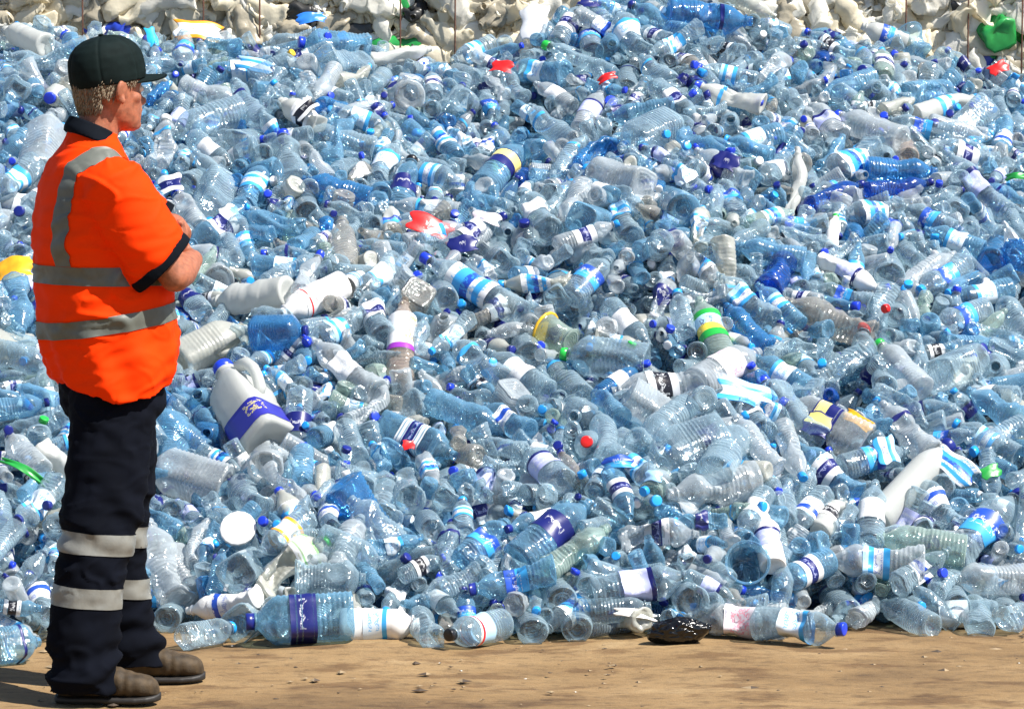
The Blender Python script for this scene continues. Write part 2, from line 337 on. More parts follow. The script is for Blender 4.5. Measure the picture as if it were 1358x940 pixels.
def revolve(P, L, R, seg, cap_start=True, squares=True):
    V, F = [], []
    th = np.arange(seg)*2*math.pi/seg
    for z, r, sq in P:
        m = 1.0 if (sq == 2) else (np.abs(np.cos(th))**sq+np.abs(np.sin(th))**sq)**(-1/sq)*.93
        V += list(np.stack([r*R*m*np.cos(th), r*R*m*np.sin(th), np.full(seg, z*L)], 1))
    n = len(P)
    for j in range(n-1):
        for i in range(seg):
            a, b = j*seg+i, j*seg+(i+1) % seg; F.append((a, b, b+seg, a+seg))
    return np.array(V), F
def tube_pts(path, rad, seg=10):
    V, F = [], []; path = [Vector(p) for p in path]; n = len(path)
    for i, p in enumerate(path):
        t = (path[min(i+1, n-1)]-path[max(i-1, 0)]).normalized(); a = t.orthogonal().normalized() if abs(t.y) > .9 else t.cross(Vector((0, 1, 0))).normalized(); b = t.cross(a)
        rr = rad[i] if hasattr(rad, '__len__') else rad
        for k in range(seg):
            q = 2*math.pi*k/seg; V.append(p+a*math.cos(q)*rr+b*math.sin(q)*rr)
    for j in range(n-1):
        for k in range(seg):
            F.append((j*seg+k, j*seg+(k+1) % seg, (j+1)*seg+(k+1) % seg, (j+1)*seg+k))
    F.append(tuple(range(seg))[::-1]); F.append(tuple((n-1)*seg+k for k in range(seg)))
    return np.array([tuple(v) for v in V]), F
def body_geo(kind, seed, amt, seg, k=1):
    L, R, rn, P = bottle_profile(kind); f = deformer(seed, amt, L, R)
    V, F = revolve(P if k == 1 else thin(P, k), L, R, seg)
    if kind == 'd' and k == 1:      # five-lobed foot
        th = np.arctan2(V[:, 1], V[:, 0]); lo = V[:, 2] < .06*L; V[lo, 2] += .010*(1-np.cos(5*th[lo]))*.5*np.hypot(V[lo, 0], V[lo, 1])/R
    if kind == 'm':                 # pinch the grip corner in, then bridge it with the handle
        a = math.radians(0); d = V[:, 0]*math.cos(a)+V[:, 1]*math.sin(a)
        w = np.exp(-((V[:, 2]-.66*L)/(.13*L))**2)*np.clip(d/R, 0, 1)*np.exp(-(V[:, 1]/(.35*R))**2)
        V[:, 0] -= w*.62*R
        hz = [(.50*R, 0, .86*L), (.88*R, 0, .80*L), (1.03*R, 0, .70*L), (1.04*R, 0, .60*L), (.95*R, 0, .50*L), (.6*R, 0, .46*L)]
        HV, HF = tube_pts(hz, [.013, .014, .014, .014, .015, .015]); b0 = len(V); V = np.vstack([V, HV]); F = F+[tuple(b0+i for i in t) for t in HF]
    return f(V), F
def body_uv(kind, seg, k, nv):
    P = bottle_profile(kind)[3]; P = P if k == 1 else thin(P, k); L, R = bottle_profile(kind)[:2]
    a = np.array([(p[0]*L, p[1]*R) for p in P]); s_ = np.concatenate([[0], np.cumsum(np.hypot(*np.diff(a, axis=0).T))]); s_ = s_/(L+R*.9)
    uv = np.array([(i/seg, v) for v in s_ for i in range(seg)]); return uv if len(uv) == nv else np.vstack([uv, np.full((nv-len(uv), 2), .8)])
def cap_geo(kind, seed, amt, seg):
    L, R, rn, P = bottle_profile(kind); f = deformer(seed, amt, L, R)
    r = rn*1.18
    if kind == 'u': r = R*1.12
    z0, z1 = .928*L, 1.012*L
    if kind == 'u': z0, z1 = .95*L, 1.03*L
    Q = [(z0/L, r*.9/R, 2), (z0/L, r/R, 2), (z1/L-.012, r/R, 2), (z1/L-.003, r*.95/R, 2), (z1/L, r*.8/R, 2), (z1/L, .001, 2)]
    V, F = revolve(Q, L, R, seg); return f(V), F
def label_geo(kind, seed, amt, seg, v0, v1, rows=7, lift=.0012):
    L, R, rn, P = bottle_profile(kind); f = deformer(seed, amt, L, R)
    zz = np.linspace(v0, v1, rows); pz = [p[0] for p in P[4:]]; pr = [p[1] for p in P[4:]]
    o = np.argsort(pz, kind='stable'); rr = np.maximum(np.interp(zz, np.array(pz)[o], np.array(pr)[o]), .97 if kind not in 'm' else .98); sq = P[6][2]
    th = np.linspace(-math.pi, math.pi, seg+1)
    m = np.ones(seg+1) if sq == 2 else (np.abs(np.cos(th))**sq+np.abs(np.sin(th))**sq)**(-1/sq)*.93
    V, UV, F = [], [], []
    for z, r in zip(zz, rr):
        V += list(np.stack([(r*R+lift)*m*np.cos(th), (r*R+lift)*m*np.sin(th), np.full(seg+1, z*L)], 1))
        UV += [(i/seg, (z-v0)/(v1-v0)) for i in range(seg+1)]
    for j in range(rows-1):
        for i in range(seg):
            a = j*(seg+1)+i; F.append((a, a+1, a+seg+2, a+seg+1))
    return f(np.array(V)), F, UV
VAR = {'s': [(1, .25), (2, .7), (3, 1.0), (4, 1.3), (31, 1.9)], 'r': [(5, .3), (6, .8), (7, 1.2), (34, 1.7)], 'l': [(8, .3), (9, .7), (10, 1.1), (11, 1.5), (32, 2.0)],
       'd': [(12, .15), (13, .6), (14, 1.2), (35, 2.0)], 'j': [(15, .12), (16, .35), (17, .6)], 'm': [(18, .12), (19, .5)], 'h': [(20, .1), (21, .4)], 'u': [(22, .3), (23, .8)]}
DIM = {k: bottle_profile(k)[:3] for k in VAR}

# ------------------------------------------------------------------ bottles the photograph shows plainly
# shape, neck end x y, base end x y, width (photo pixels), plastic, cap, label, lie (f flat, b base out, n neck out)
HERO = """
l 35 85 92 78 42 c . . f
s 88 48 116 78 36 b r . f
s 67 133 84 118 34 w r . n
j 62 152 48 232 56 q . . f
l 12 125 25 118 40 c . rn b
s 27 277 45 300 30 c n . n
l 240 172 300 152 46 c . . f
s 310 108 345 165 36 c . rn f
s 228 162 212 218 36 q w rc2 f
s 253 198 322 272 27 c . . f
s 238 262 262 300 40 q r . f
l 255 325 318 285 42 b . nw f
s 355 92 290 98 32 b n kc f
l 355 60 415 50 28 c . . f
s 576 66 487 84 22 w . . f
s 600 82 655 58 28 c . cw f
s 497 113 505 100 26 c . . n
l 520 125 545 132 44 q . rn b
s 587 147 590 135 22 c . . n
s 665 152 668 140 24 c . . n
s 380 140 422 168 34 w . bk f
l 405 170 490 196 38 c . . f
s 573 163 604 208 26 b . sw f
l 375 195 385 232 60 c r . f
l 600 240 545 228 36 c . cw f
s 548 215 528 282 36 b k nv f
l 695 192 640 250 42 b . yn f
s 398 268 408 283 36 c . . b
s 465 298 460 308 34 c . . b
s 519 275 521 312 26 w . bb f
s 418 130 445 92 26 q . . f
l 838 8 905 45 32 b n . f
l 968 28 912 22 48 B . rn f
s 781 36 786 70 30 c w bb b
l 822 25 845 62 38 c . kc f
s 722 58 818 98 28 c G . f
s 838 88 830 118 30 c . rn b
s 852 78 885 108 30 c . rc2 f
l 684 93 745 101 38 b . kc f
s 925 90 1004 108 24 c r cw f
l 925 116 1010 148 32 w r rc2 f
l 808 158 892 146 34 b . . f
s 798 122 768 172 28 q . lv f
s 700 142 760 190 34 c . rc2 f
s 968 158 975 175 32 c . . n
s 968 188 1018 206 28 b c . f
l 922 202 990 240 34 q . nv f
s 962 238 977 285 32 c . bb b
s 885 215 928 250 28 c . kc f
s 775 182 742 230 28 c . rc2 f
s 689 240 700 232 24 D . . n
l 880 262 905 280 52 b . . b
l 815 260 838 318 36 c . cw b
l 698 258 728 312 42 c . wh f
s 746 272 758 296 30 c . . b
s 973 297 975 290 20 w . . n
u 1198 48 1222 72 46 b . . f
s 1150 38 1200 56 26 w . bb f
s 1090 82 1095 70 26 D . . n
s 1140 92 1162 108 30 c n . n
l 1272 112 1205 124 34 b n . f
s 1294 130 1216 152 27 w c cw f
s 1078 138 1114 178 35 q . lv f
l 1135 165 1168 180 42 q r . f
l 1142 244 1074 272 28 D n . f
l 1236 244 1150 256 26 D n . f
l 1232 228 1160 226 36 B . . f
l 1098 232 1152 200 42 c . sw f
l 1060 190 1054 312 26 w . . f
s 1106 286 1103 332 20 W G . f
l 1250 198 1305 212 36 c . nw f
l 1252 202 1334 286 34 c . lv f
s 1270 262 1264 284 34 c . . b
l 1118 288 1190 276 34 c . sw f
s 1134 312 1140 300 32 B . . n
s 1176 208 1175 198 28 c . . n
s 1205 190 1203 208 30 p . . b
l 28 440 22 372 40 b . . f
l 55 535 -10 545 32 b n . f
m 330 432 238 478 50 f . . f
m 296 484 356 596 84 w r mk f
s 265 520 275 560 38 b . . n
j 228 540 238 610 46 b . . f
j 272 575 282 588 44 B . . n
j 195 612 300 648 60 q . . f
s 240 375 268 415 30 c . nv f
l 285 350 292 375 42 q . nw b
l 310 398 355 392 46 w . . f
h 372 418 455 378 44 W . rd f
u 455 378 490 374 30 W . cw f
j 405 440 338 442 46 B n . f
l 535 395 528 505 38 p . jc f
l 482 385 512 450 38 c k nw f
l 560 342 690 418 40 c r sw f
l 408 458 480 418 36 c r cw f
l 415 452 500 524 42 q . wh f
j 604 604 508 566 48 b . nw f
l 670 565 572 535 46 b . . f
l 598 452 668 506 42 c . rc2 f
l 640 470 725 522 40 c . wh f
s 402 586 400 640 36 b r . f
s 455 292 456 366 38 t . . f
l 575 378 592 396 38 c . . b
l 655 330 668 350 44 c . . b
l 913 338 915 398 36 q . . n
s 800 350 762 388 38 c . bb f
l 745 370 740 395 40 c . rc2 b
s 898 390 910 446 30 c c . f
l 926 398 962 480 40 g . gy f
l 960 405 1016 462 36 B . . f
l 952 368 1020 428 42 c . cw f
u 728 440 750 452 46 g y . f
l 690 448 700 470 40 c . . b
j 745 468 858 482 52 c G . f
s 846 486 796 522 24 B n wh f
l 848 518 905 508 48 q . bk f
l 722 480 770 525 38 c . rc2 b
l 995 470 925 505 50 q . pk f
s 790 520 822 555 34 b . . f
l 782 582 785 608 42 c R . n
s 823 592 830 585 32 c . . n
l 1170 385 1086 344 28 W . lv f
l 1076 380 1155 405 30 k . bb f
l 1188 345 1178 368 42 c . . b
l 1265 335 1198 382 28 q . . f
l 1215 386 1275 352 36 c c bb f
l 1238 432 1306 412 36 c . bb f
l 1080 418 1115 430 50 t . . f
l 1158 448 1112 508 56 c R . f
l 1170 462 1215 512 42 q G . f
s 1171 500 1173 512 34 c . . b
l 1320 485 1332 500 44 c . . n
j 1310 472 1248 500 54 c n . f
j 1034 535 1150 592 58 q r yn f
l 1178 545 1228 598 44 q . rn f
h 1254 588 1164 690 46 w n . f
l 1190 600 1130 616 38 c . bb f
s 1098 522 1105 540 28 D . . n
l 1285 570 1330 590 36 c c cw f
l 1062 598 1128 650 42 b . nw f
l 20 695 75 655 40 c n kc f
j 52 850 -30 860 52 b . rn f
l 200 700 245 795 58 q . . f
u 317 700 322 730 44 c w . n
s 232 812 222 818 40 c . . b
l 250 812 342 794 36 W . wb f
s 305 832 250 842 38 c c . f
j 330 824 470 820 68 b n nv f
l 434 712 348 770 50 f G gn f
j 470 765 408 768 58 c . . f
l 350 730 402 692 38 c . or f
l 505 655 512 685 46 c . . b
l 535 640 542 665 42 c . . b
s 560 700 575 702 38 c . . b
l 595 640 590 660 40 c . . b
l 478 620 484 645 40 c . . b
s 612 662 616 708 27 c c cw f
s 588 738 532 764 24 c r bk f
h 535 828 472 828 46 W . kc f
l 598 842 664 828 44 c k rl f
s 548 828 572 846 44 c . . b
s 665 700 625 735 46 b . bb f
l 780 668 688 742 60 b . nv f
s 695 815 707 840 42 c . rc2 b
s 760 808 767 832 44 c . . b
s 728 778 745 795 42 c . rn b
s 775 760 783 778 32 c . . b
l 900 782 920 800 46 c . rn b
l 915 704 835 708 40 q . nw f
l 790 712 742 745 42 g . . f
l 885 772 815 792 52 c . lv f
s 838 800 790 805 40 c . . f
l 930 818 1025 826 50 q . pk f
u 992 742 996 772 66 b . . n
l 1015 682 1018 752 36 W . lv f
s 1115 668 1090 700 32 w . bk f
l 1162 640 1154 722 38 c . wh f
l 1168 712 1278 735 46 g . . f
l 1348 655 1262 748 58 c n bb f
l 1112 742 1212 752 50 q . cw f
l 1245 736 1185 768 38 c . wb f
j 1262 766 1370 768 44 q . . f
l 1106 836 1018 826 48 c r kc f
s 1105 792 1122 812 42 c . rn b
s 1178 812 1235 832 38 c . . b
s 1300 806 1298 834 40 c . . b
s 1262 788 1272 804 38 c r . b
s 1340 795 1330 812 36 c . . b
s 1358 815 1340 822 36 c r . f
l 1040 770 1088 748 40 b . nw f
l 968 560 1030 620 36 q . . f
s 640 590 690 600 30 c . . f
j 208 715 250 790 52 q . . f
j 855 612 960 585 72 c . . f
l 895 655 990 632 50 q . . f
l 985 560 945 640 52 c . . f
l 860 580 905 545 44 c . . f
l 985 520 1015 575 40 c . wh f
l 700 600 745 640 42 c . lv f
l 470 700 455 738 44 q . . f
l 640 780 720 770 44 b n bb f
l 500 745 430 720 36 c . . f
l 570 790 625 760 34 c . . f
l 1060 640 1030 690 42 c . . b
l 1220 640 1262 690 38 c . wb f
l 1290 600 1350 570 36 c c . f
l 1300 530 1345 555 38 b . . f
l 1010 480 1060 510 34 b . kc f
l 1045 560 990 545 34 c . cw f
l 870 640 820 610 38 c . cw f
l 880 560 930 530 38 c . . b
s 870 662 840 690 32 c c . n
l 640 540 700 575 36 b . wb f
l 455 560 470 600 36 c n . f
l 300 650 345 670 44 c . . b
l 352 600 350 620 48 q . . b
l 215 560 250 590 36 b . . f
l 115 640 60 600 36 w . . f
l 12 580 50 620 36 q n . f
l 45 480 5 470 40 c . . f
s 15 200 50 180 32 b . . f
l -5 260 40 225 38 c . cw f
l 5 40 60 60 34 w . . f
l 285 225 250 245 40 c . . b
l 345 230 330 265 36 b . cw f
l 420 245 470 260 36 B . . f
l 300 130 262 120 34 q n . f
l 470 395 520 350 34 c . kc f
l 660 280 610 262 38 b . . f
l 765 320 800 345 36 c . . b
l 850 355 880 320 34 c . nw b
l 990 330 1050 350 36 b . . f
l 1050 330 1020 380 40 D . . f
l 960 310 930 340 38 c . . b
l 1240 310 1290 330 32 b . kc f
l 1345 330 1310 345 44 B r . b
l 1330 400 1358 440 38 c . . f
l 1210 280 1250 300 30 c . bb f
l 1010 240 1040 215 34 c . wh f
l 640 160 610 130 34 c . . b
l 460 160 430 215 34 b . . f
l 525 190 500 240 32 c . kc f
l 750 300 770 250 34 q . . f
""".strip().splitlines()

def surf_hit(px, py, r, sink=0.25):
    """where the sight line first meets the level at which bottles of radius R lie"""
    d = np.array(ray(px, py)); t = np.linspace(8.6, 15.5, 1400)/d[1]
    P = np.array([0, 0, CAMZ])+t[:, None]*d
    S = np.maximum(H(P[:, 0], P[:, 1])-sink*r, r)
    ok = np.nonzero(P[:, 2] < S)[0]
    i = ok[0] if len(ok) else np.argmin(np.abs(P[:, 1]-CREST_Y-.05))
    return P[i]
B = []      # every bottle: dict
for ln in HERO:
    k, x1, y1, x2, y2, w, tint, cap_, lab, mode = ln.split()
    x1, y1, x2, y2, w = map(float, (x1, y1, x2, y2, w)); L, R, rn = DIM[k]
    cx, cy_ = (x1+x2)/2, (y1+y2)/2
    c = surf_hit(cx, cy_, R); sc_ = FPX/c[1]; scale = (w/2/sc_)/R
    scale = min(max(scale, .72), 1.45); r = R*scale; LL = L*scale
    c = surf_hit(cx, cy_, r)
    if mode == 'f':
        a, b = surf_hit(x1, y1, r), surf_hit(x2, y2, r); u = a-b
        if abs(u[1]) > .8*LL: u[1] = math.copysign(.8*LL, u[1])
        ln_ = np.linalg.norm(u); zs = min(max(ln_/LL, .75), 1.35); u /= ln_
    else:
        lat = np.array([(x1-x2)/sc_, 0, -(y1-y2)/sc_]); l = np.linalg.norm(lat); lat *= min(1, .93*LL/max(l, 1e-6)); l = np.linalg.norm(lat)
        dep = math.sqrt(LL*LL-l*l); u = lat+np.array([0, dep if mode == 'b' else -dep, 0]); u /= np.linalg.norm(u); zs = 1.0
        c = c+np.array([0, dep*.32, 0]); 
    if k == 'k': k = 'l'
    B.append(dict(k=k, c=np.array(c), u=u, s=scale, zs=zs, tint=tint if tint in PET else 'c', cap=cap_, lab=lab, mode=mode, hero=True, px=(cx, cy_)))
NH = len(B)
rng = np.random.RandomState(5)
FT = ['c']*28+['q']*10+['b']*10+['B']*1+['f']*1+['g']*1+['t']*1
FL = ['.']*14+['bb', 'cw', 'kc', 'rc2', 'rc2', 'wh', 'rn', 'wb', 'nw', 'nw', 'nv', 'bk', 'wh', 'lv', 'kc', 'sw', 'nv']
FC = ['.']*13+['n', 'r', 'c', 'w', 'n', 'r', 'c']
def filler(x, y, depth, low):
    k = rng.choice(['s', 'r', 'l', 'd', 'j', 'u'], p=[.42, .22, .22, .10, .02, .02])
    u = rng.normal(size=3); u = u if rng.rand() > .3 else np.array([rng.normal()*.4, rng.choice([-1, 1, 1]), rng.normal()*.35]); n = np.array([0, -.42, .9]); u -= n*np.dot(u, n)*.45; u /= np.linalg.norm(u)
    L, R, rn = DIM[k]
    return dict(k=k, c=np.array([x, y, float(H(x, y))-depth]), u=u, s=rng.uniform(.74, .98), zs=rng.uniform(.85, 1.05), tint=rng.choice(FT), cap=rng.choice(FC) if k != 'u' else '.', lab=rng.choice(FL) if k not in 'uj' else '.', mode='x', hero=False, px=None)
def halfw(y): return .154*y+.55
for depth, dens in ((.035, 108), (.095, 98), (.16, 80)):
    n = int(dens*6.4*4.0)
    for i in range(n):
        x = rng.uniform(-3.3, 3.3); y = rng.uniform(float(y0_of(x))+.02+depth*.5, 13.75)
        if abs(x) > halfw(y) and (depth > .12 or rng.rand() < .35): continue
        B.append(filler(x, y, depth, depth > .05))

# ------------------------------------------------------------------ settle: push overlapping bottles apart along and about their axes
def settle(B, iters=60):
    N = len(B); C = np.array([b['c'] for b in B]); U = np.array([b['u'] for b in B])
    R = np.array([DIM[b['k']][1]*b['s'] for b in B]); L = np.array([DIM[b['k']][0]*b['s']*b['zs'] for b in B])
    hl = np.maximum(L/2-R*.9, .25*R); hero = np.array([b['hero'] for b in B]); C0 = C.copy(); U0 = U.copy()
    T = np.array([-1, -1/3, 1/3, 1.0]); rs = np.stack([R, R, R*.95, R*.6], 1)*.93      # neck end is slimmer
    D0 = np.array([float(v) for v in (H(C[:, 0], C[:, 1])-C[:, 2])])
    wgt = np.where(hero, .12, 1.0); cell = .15; pairs = None
    body = np.repeat(np.arange(N), 4); rf = rs.ravel()
    for it in range(iters):
        P = (C[:, None, :]+U[:, None, :]*(T[None, :, None]*hl[:, None, None])).reshape(-1, 3)
        if it % 6 == 0:
            g = np.floor(P/cell).astype(np.int64)-np.array([-60, 0, -60]); key = (g[:, 0]*512+g[:, 1])*512+g[:, 2]
            o = np.argsort(key, kind='stable'); ks = key[o]; I, J = [], []
            for dx in (-1, 0, 1):
                for dy in (-1, 0, 1):
                    for dz in (-1, 0, 1):
                        off = (dx*512+dy)*512+dz
                        if off < 0: continue
                        lo = np.searchsorted(ks, key+off, 'left'); hi = np.searchsorted(ks, key+off, 'right'); cnt = hi-lo
                        src = np.repeat(np.arange(len(P)), cnt); st = np.repeat(lo-np.concatenate([[0], np.cumsum(cnt)[:-1]]), cnt)
                        dst = o[st+np.arange(cnt.sum())]
                        m = (body[src] != body[dst]) & ((off > 0) | (src < dst)); src, dst = src[m], dst[m]
                        m = np.sum((P[src]-P[dst])**2, 1) < (rf[src]+rf[dst]+.03)**2; I.append(src[m]); J.append(dst[m])
            I = np.concatenate(I); J = np.concatenate(J)
        d = P[I]-P[J]; dist = np.linalg.norm(d, axis=1)+1e-9; pen = rf[I]+rf[J]-dist; m = pen > 0
        i, j = I[m], J[m]; dn = d[m]/dist[m][:, None]*pen[m][:, None]
        wi, wj = wgt[body[i]], wgt[body[j]]; tot = wi+wj
        corr = np.zeros_like(P); cnt = np.zeros(len(P))
        for a in range(3):
            corr[:, a] = np.bincount(i, dn[:, a]*wi/tot, len(P))-np.bincount(j, dn[:, a]*wj/tot, len(P))
        cnt = np.bincount(i, minlength=len(P))+np.bincount(j, minlength=len(P)); corr /= np.maximum(cnt, 1)[:, None]**.6
        q = P+corr                                       # keep inside the heap's skin and above the ground
        top = H(q[:, 0], q[:, 1]); dep = top-q[:, 2]
        hm = np.repeat(hero, 4)
        lift = np.clip(rf*.15-dep, 0, None)*.6; lift[hm] = 0; nrm = np.array([0, .42, -.9])
        corr += lift[:, None]*nrm
        low = np.clip(dep-(.30+rf), 0, None)*.5; corr[:, 2] += low
        corr[:, 2] += np.clip(rf-(P+corr)[:, 2], 0, None)
        corr = corr.reshape(N, 4, 3); a = corr.mean(1); t = T[None, :]*hl[:, None]
        b = (corr*t[:, :, None]).sum(1)/(t**2).sum(1)[:, None]
        C = C+a*.8; U = U+b*.6; U /= np.linalg.norm(U, axis=1)[:, None]
        C[hero] += (C0[hero]-C[hero])*.25; U[hero] += (U0[hero]-U[hero])*.25; U /= np.linalg.norm(U, axis=1)[:, None]
    for n in range(N): B[n]['c'] = C[n]; B[n]['u'] = U[n]
    return P.reshape(N, 4, 3), rs
PP, RS = settle(B)

# which bottles show, and how large: a coarse depth test with their spheres
def depth_map(idx, step=4, man=True):
    w, h = int(SRC_W/step)+1, int(SRC_H/step)+1; Z = np.full((h, w), 1e9); ID = np.full((h, w), -1, int)
    for n in idx:
        xs, ys, ds = project(PP[n]); 
        for t in range(3):     # two discs between each pair of spheres
            for f_ in (0, .5):
                x, y, d = [(v[t]*(1-f_)+v[t+1]*f_)/1.0 for v in (xs, ys, ds)]; r = RS[n][t]*FPX/d/step*1.02
                x /= step; y /= step
                x0, x1, y0, y1 = int(max(0, x-r)), int(min(w-1, x+r))+1, int(max(0, y-r)), int(min(h-1, y+r))+1
                if x0 >= x1 or y0 >= y1: continue
                gy, gx = np.mgrid[y0:y1, x0:x1]; m = ((gx-x)**2+(gy-y)**2 <= r*r) & (Z[y0:y1, x0:x1] > d-RS[n][t]*.7)
                Z[y0:y1, x0:x1][m] = d-RS[n][t]*.7; ID[y0:y1, x0:x1][m] = n
    return Z, ID
ZH, IH = depth_map(range(NH))
drop = set(); hero_area = np.bincount(IH[IH >= 0].ravel(), minlength=NH)
for n in range(NH, len(B)):      # a loose bottle that would hide a plainly shown one is left out
    xs, ys, ds = project(PP[n]); hit = []
    for t in range(4):
        x, y = int(xs[t]/4), int(ys[t]/4)
        if 0 <= x < IH.shape[1] and 0 <= y < IH.shape[0] and IH[y, x] >= 0 and ds[t]-RS[n][t]*.5 < ZH[y, x]: hit.append(1)
        if ys[t] > 866+RS[n][t]*400*0: hit += [1, 1]
    if len(hit) >= 2: drop.add(n)
keep = [n for n in range(len(B)) if n not in drop]
Z, ID = depth_map(keep)
# the worker covers part of the heap
area = np.bincount(ID[(ID >= 0)].ravel(), minlength=len(B))
if __name__ == "__main__": print("bottles", len(B), "dropped", len(drop), "visible", int((area > 3).sum()))
MANBOX = lambda x, y: (50 < x < 235 and 175 < y < 520) or (85 < x < 200 and 520 < y < 900) or (100 < x < 195 and 60 < y < 175)
order = sorted([n for n in keep if n >= NH and area[n] > 12 and not MANBOX(*[float(v[1]+v[2])/2 for v in project(PP[n])[:2]])], key=lambda n: -area[n])
is_bottle = lambda n: B[n]['k'] in 'srldh'
nb = sum(1 for n in range(NH) if is_bottle(n)); single = [n for n in range(NH) if area[n] > 0 or True]
for n in order:
    if is_bottle(n):
        if nb >= 300: continue
        nb += 1
    single.append(n)
single_set = set(single); rest = [n for n in keep if n not in single_set]

# ------------------------------------------------------------------ build bottles
GEO = {}
def var_of(n, k):
    v = [a for a in VAR[k] if a[1] <= 1.1] if n < NH and n % 4 else VAR[k]
    return v[(n*7+3) % len(v)]
def frame(b):
    """bottle's own axes: z to its neck, x turned towards the camera and the light"""
    u = Vector(b['u']).normalized(); v = Vector((0, -1, .45)); x = v-u*v.dot(u)
    if x.length < .05: x = u.orthogonal()
    x.normalize(); y = u.cross(x); return Matrix((x, y, u)).transposed()
def seg_of(k): return 28 if k in 'jmu' else 22
BODYNAME = {'s': 'water_bottle', 'r': 'water_bottle', 'l': 'water_bottle', 'd': 'water_bottle', 'h': 'water_bottle', 'j': 'water_jug', 'm': 'milk_bottle', 'u': 'plastic_tub'}
CATN = {'water_bottle': 'plastic bottle', 'water_jug': 'water jug', 'milk_bottle': 'milk bottle', 'plastic_tub': 'plastic tub'}
GRP = {'water_bottle': 'plastic bottles lying on the heap', 'water_jug': 'large water jugs on the heap', 'milk_bottle': 'milk bottles on the heap', 'plastic_tub': 'plastic tubs on the heap'}
def get_mesh(part, k, seed, amt, lab=None):
    key = (part, k, seed, lab)
    if key not in GEO:
        if part == 'body': V, F = body_geo(k, seed, amt, seg_of(k)); me = mesh_from(k+"_body", V, F, [PET['c']], uv=body_uv(k, seg_of(k), 1, len(V)))
        elif part == 'cap': V, F = cap_geo(k, seed, amt, 16); me = mesh_from(k+"_cap", V, F, [CAPM['w']])
        else:
            m, (v0, v1), _ = LAB[lab]; V, F, UV = label_geo(k, seed, amt, seg_of(k), v0, v1); me = mesh_from(k+"_label", V, F, [m], uv=UV)
        GEO[key] = me
    return GEO[key]
THINGS = []
rr = random.Random(4)
for n in single:
    b = B[n]; k = b['k']; seed, amt = var_of(n, k)
    if b['hero'] and b['lab'] in ('yn', 'jc', 'rd', 'gy') or k == 'm' and b['hero']: seed, amt = VAR[k][0]
    root = empty(BODYNAME[k]); M = frame(b).to_4x4(); rz = 0.0
    if b['lab'] == '.': rz = rr.uniform(0, 6.28)
    if k == 'm': rz = 1.0 if b['lab'] == 'mk' else 1.4
    root.matrix_world = Matrix.Translation(Vector(b['c'])) @ M @ Matrix.Rotation(rz, 4, 'Z') @ Matrix.Diagonal((b['s'], b['s'], b['s']*b['zs'], 1))
    o = link('body', get_mesh('body', k, seed, amt), root); o.material_slots[0].link = 'OBJECT'; o.material_slots[0].material = PET[b['tint']]
    if b['cap'] != '.':
        cc = b['cap'] if b['cap'] in CAPM else 'w'
        o = link('lid' if k == 'u' else 'cap', get_mesh('cap', k, seed, amt), root); o.material_slots[0].link = 'OBJECT'; o.material_slots[0].material = CAPM[cc]
    if b['lab'] != '.':
        o = link('label', get_mesh('label', k, seed, amt, b['lab']), root)
        if rz: o.rotation_euler.z = -rz if k != 'm' else 0
        if k in 'jm' : o.rotation_euler.z = 0
    THINGS.append((root, n))

# all the bottles beneath and between: far too many to count
def build_rest(name, idx, seed0=0):
    mats = list(PET.values()); pi = {c: i for i, c in enumerate(PET)}; ci = {c: len(mats)+i for i, c in enumerate(CAPM)}; mats += list(CAPM.values())
    li = {c: len(mats)+i for i, c in enumerate(LAB)}; mats += [v[0] for v in LAB.values()]
    tpl = {}
    def T(part, k, seed, amt, lab=None):
        key = (part, k, seed, lab)
        if key not in tpl:
            if part == 'body': V, F = body_geo(k, seed, amt, 14, 2); UV = body_uv(k, 14, 2, len(V))
            elif part == 'cap': V, F = cap_geo(k, seed, amt, 9); UV = np.zeros((len(V), 2))
            else: V, F, UV = label_geo(k, seed, amt, 14, *LAB[lab][1], rows=4)
            tpl[key] = (np.asarray(V), np.array([f for f in F if len(f) == 4]), np.asarray(UV, float))
        return tpl[key]
    VV, FF, UU, MI = [], [], [], []; base = 0
    for n in idx:
        b = B[n]; k = b['k']; seed, amt = var_of(n, k)
        M = np.array(frame(b)) @ (np.eye(3) if b['lab'] != '.' else np.array(Matrix.Rotation(n*1.7, 3, 'Z'))) @ np.diag([b['s'], b['s'], b['s']*b['zs']])
        for part, mi in (('body', pi[b['tint']]), ('cap', ci.get(b['cap'])), ('label', li.get(b['lab']))):
            if mi is None: continue
            V, F, UV = T(part, k, seed, amt, b['lab'] if part == 'label' else None)
            VV.append(V @ M.T+b['c']); FF.append(F+base); UU.append(UV); MI.append(np.full(len(F), mi)); base += len(V)
    V = np.vstack(VV).astype(np.float32); F = np.vstack(FF).astype(np.int32); U = np.vstack(UU).astype(np.float32); MI = np.concatenate(MI).astype(np.int32)
    me = bpy.data.meshes.new(name); me.vertices.add(len(V)); me.vertices.foreach_set("co", V.ravel())
    me.loops.add(F.size); me.loops.foreach_set("vertex_index", F.ravel()); me.polygons.add(len(F))
    me.polygons.foreach_set("loop_start", np.arange(len(F), dtype=np.int32)*4)
    for m in mats: me.materials.append(m)
    me.update(calc_edges=True); me.polygons.foreach_set("material_index", MI); me.polygons.foreach_set("use_smooth", np.ones(len(F), bool))
    l = me.uv_layers.new(name="UVMap"); l.data.foreach_set("uv", U[F.ravel()].ravel()); me.update(); me.validate()
    return link(name, me)
o = build_rest("plastic_bottles", rest)
tag(o, "countless crushed clear and blue plastic bottles packed beneath and between the others", "plastic bottles", kind="stuff")
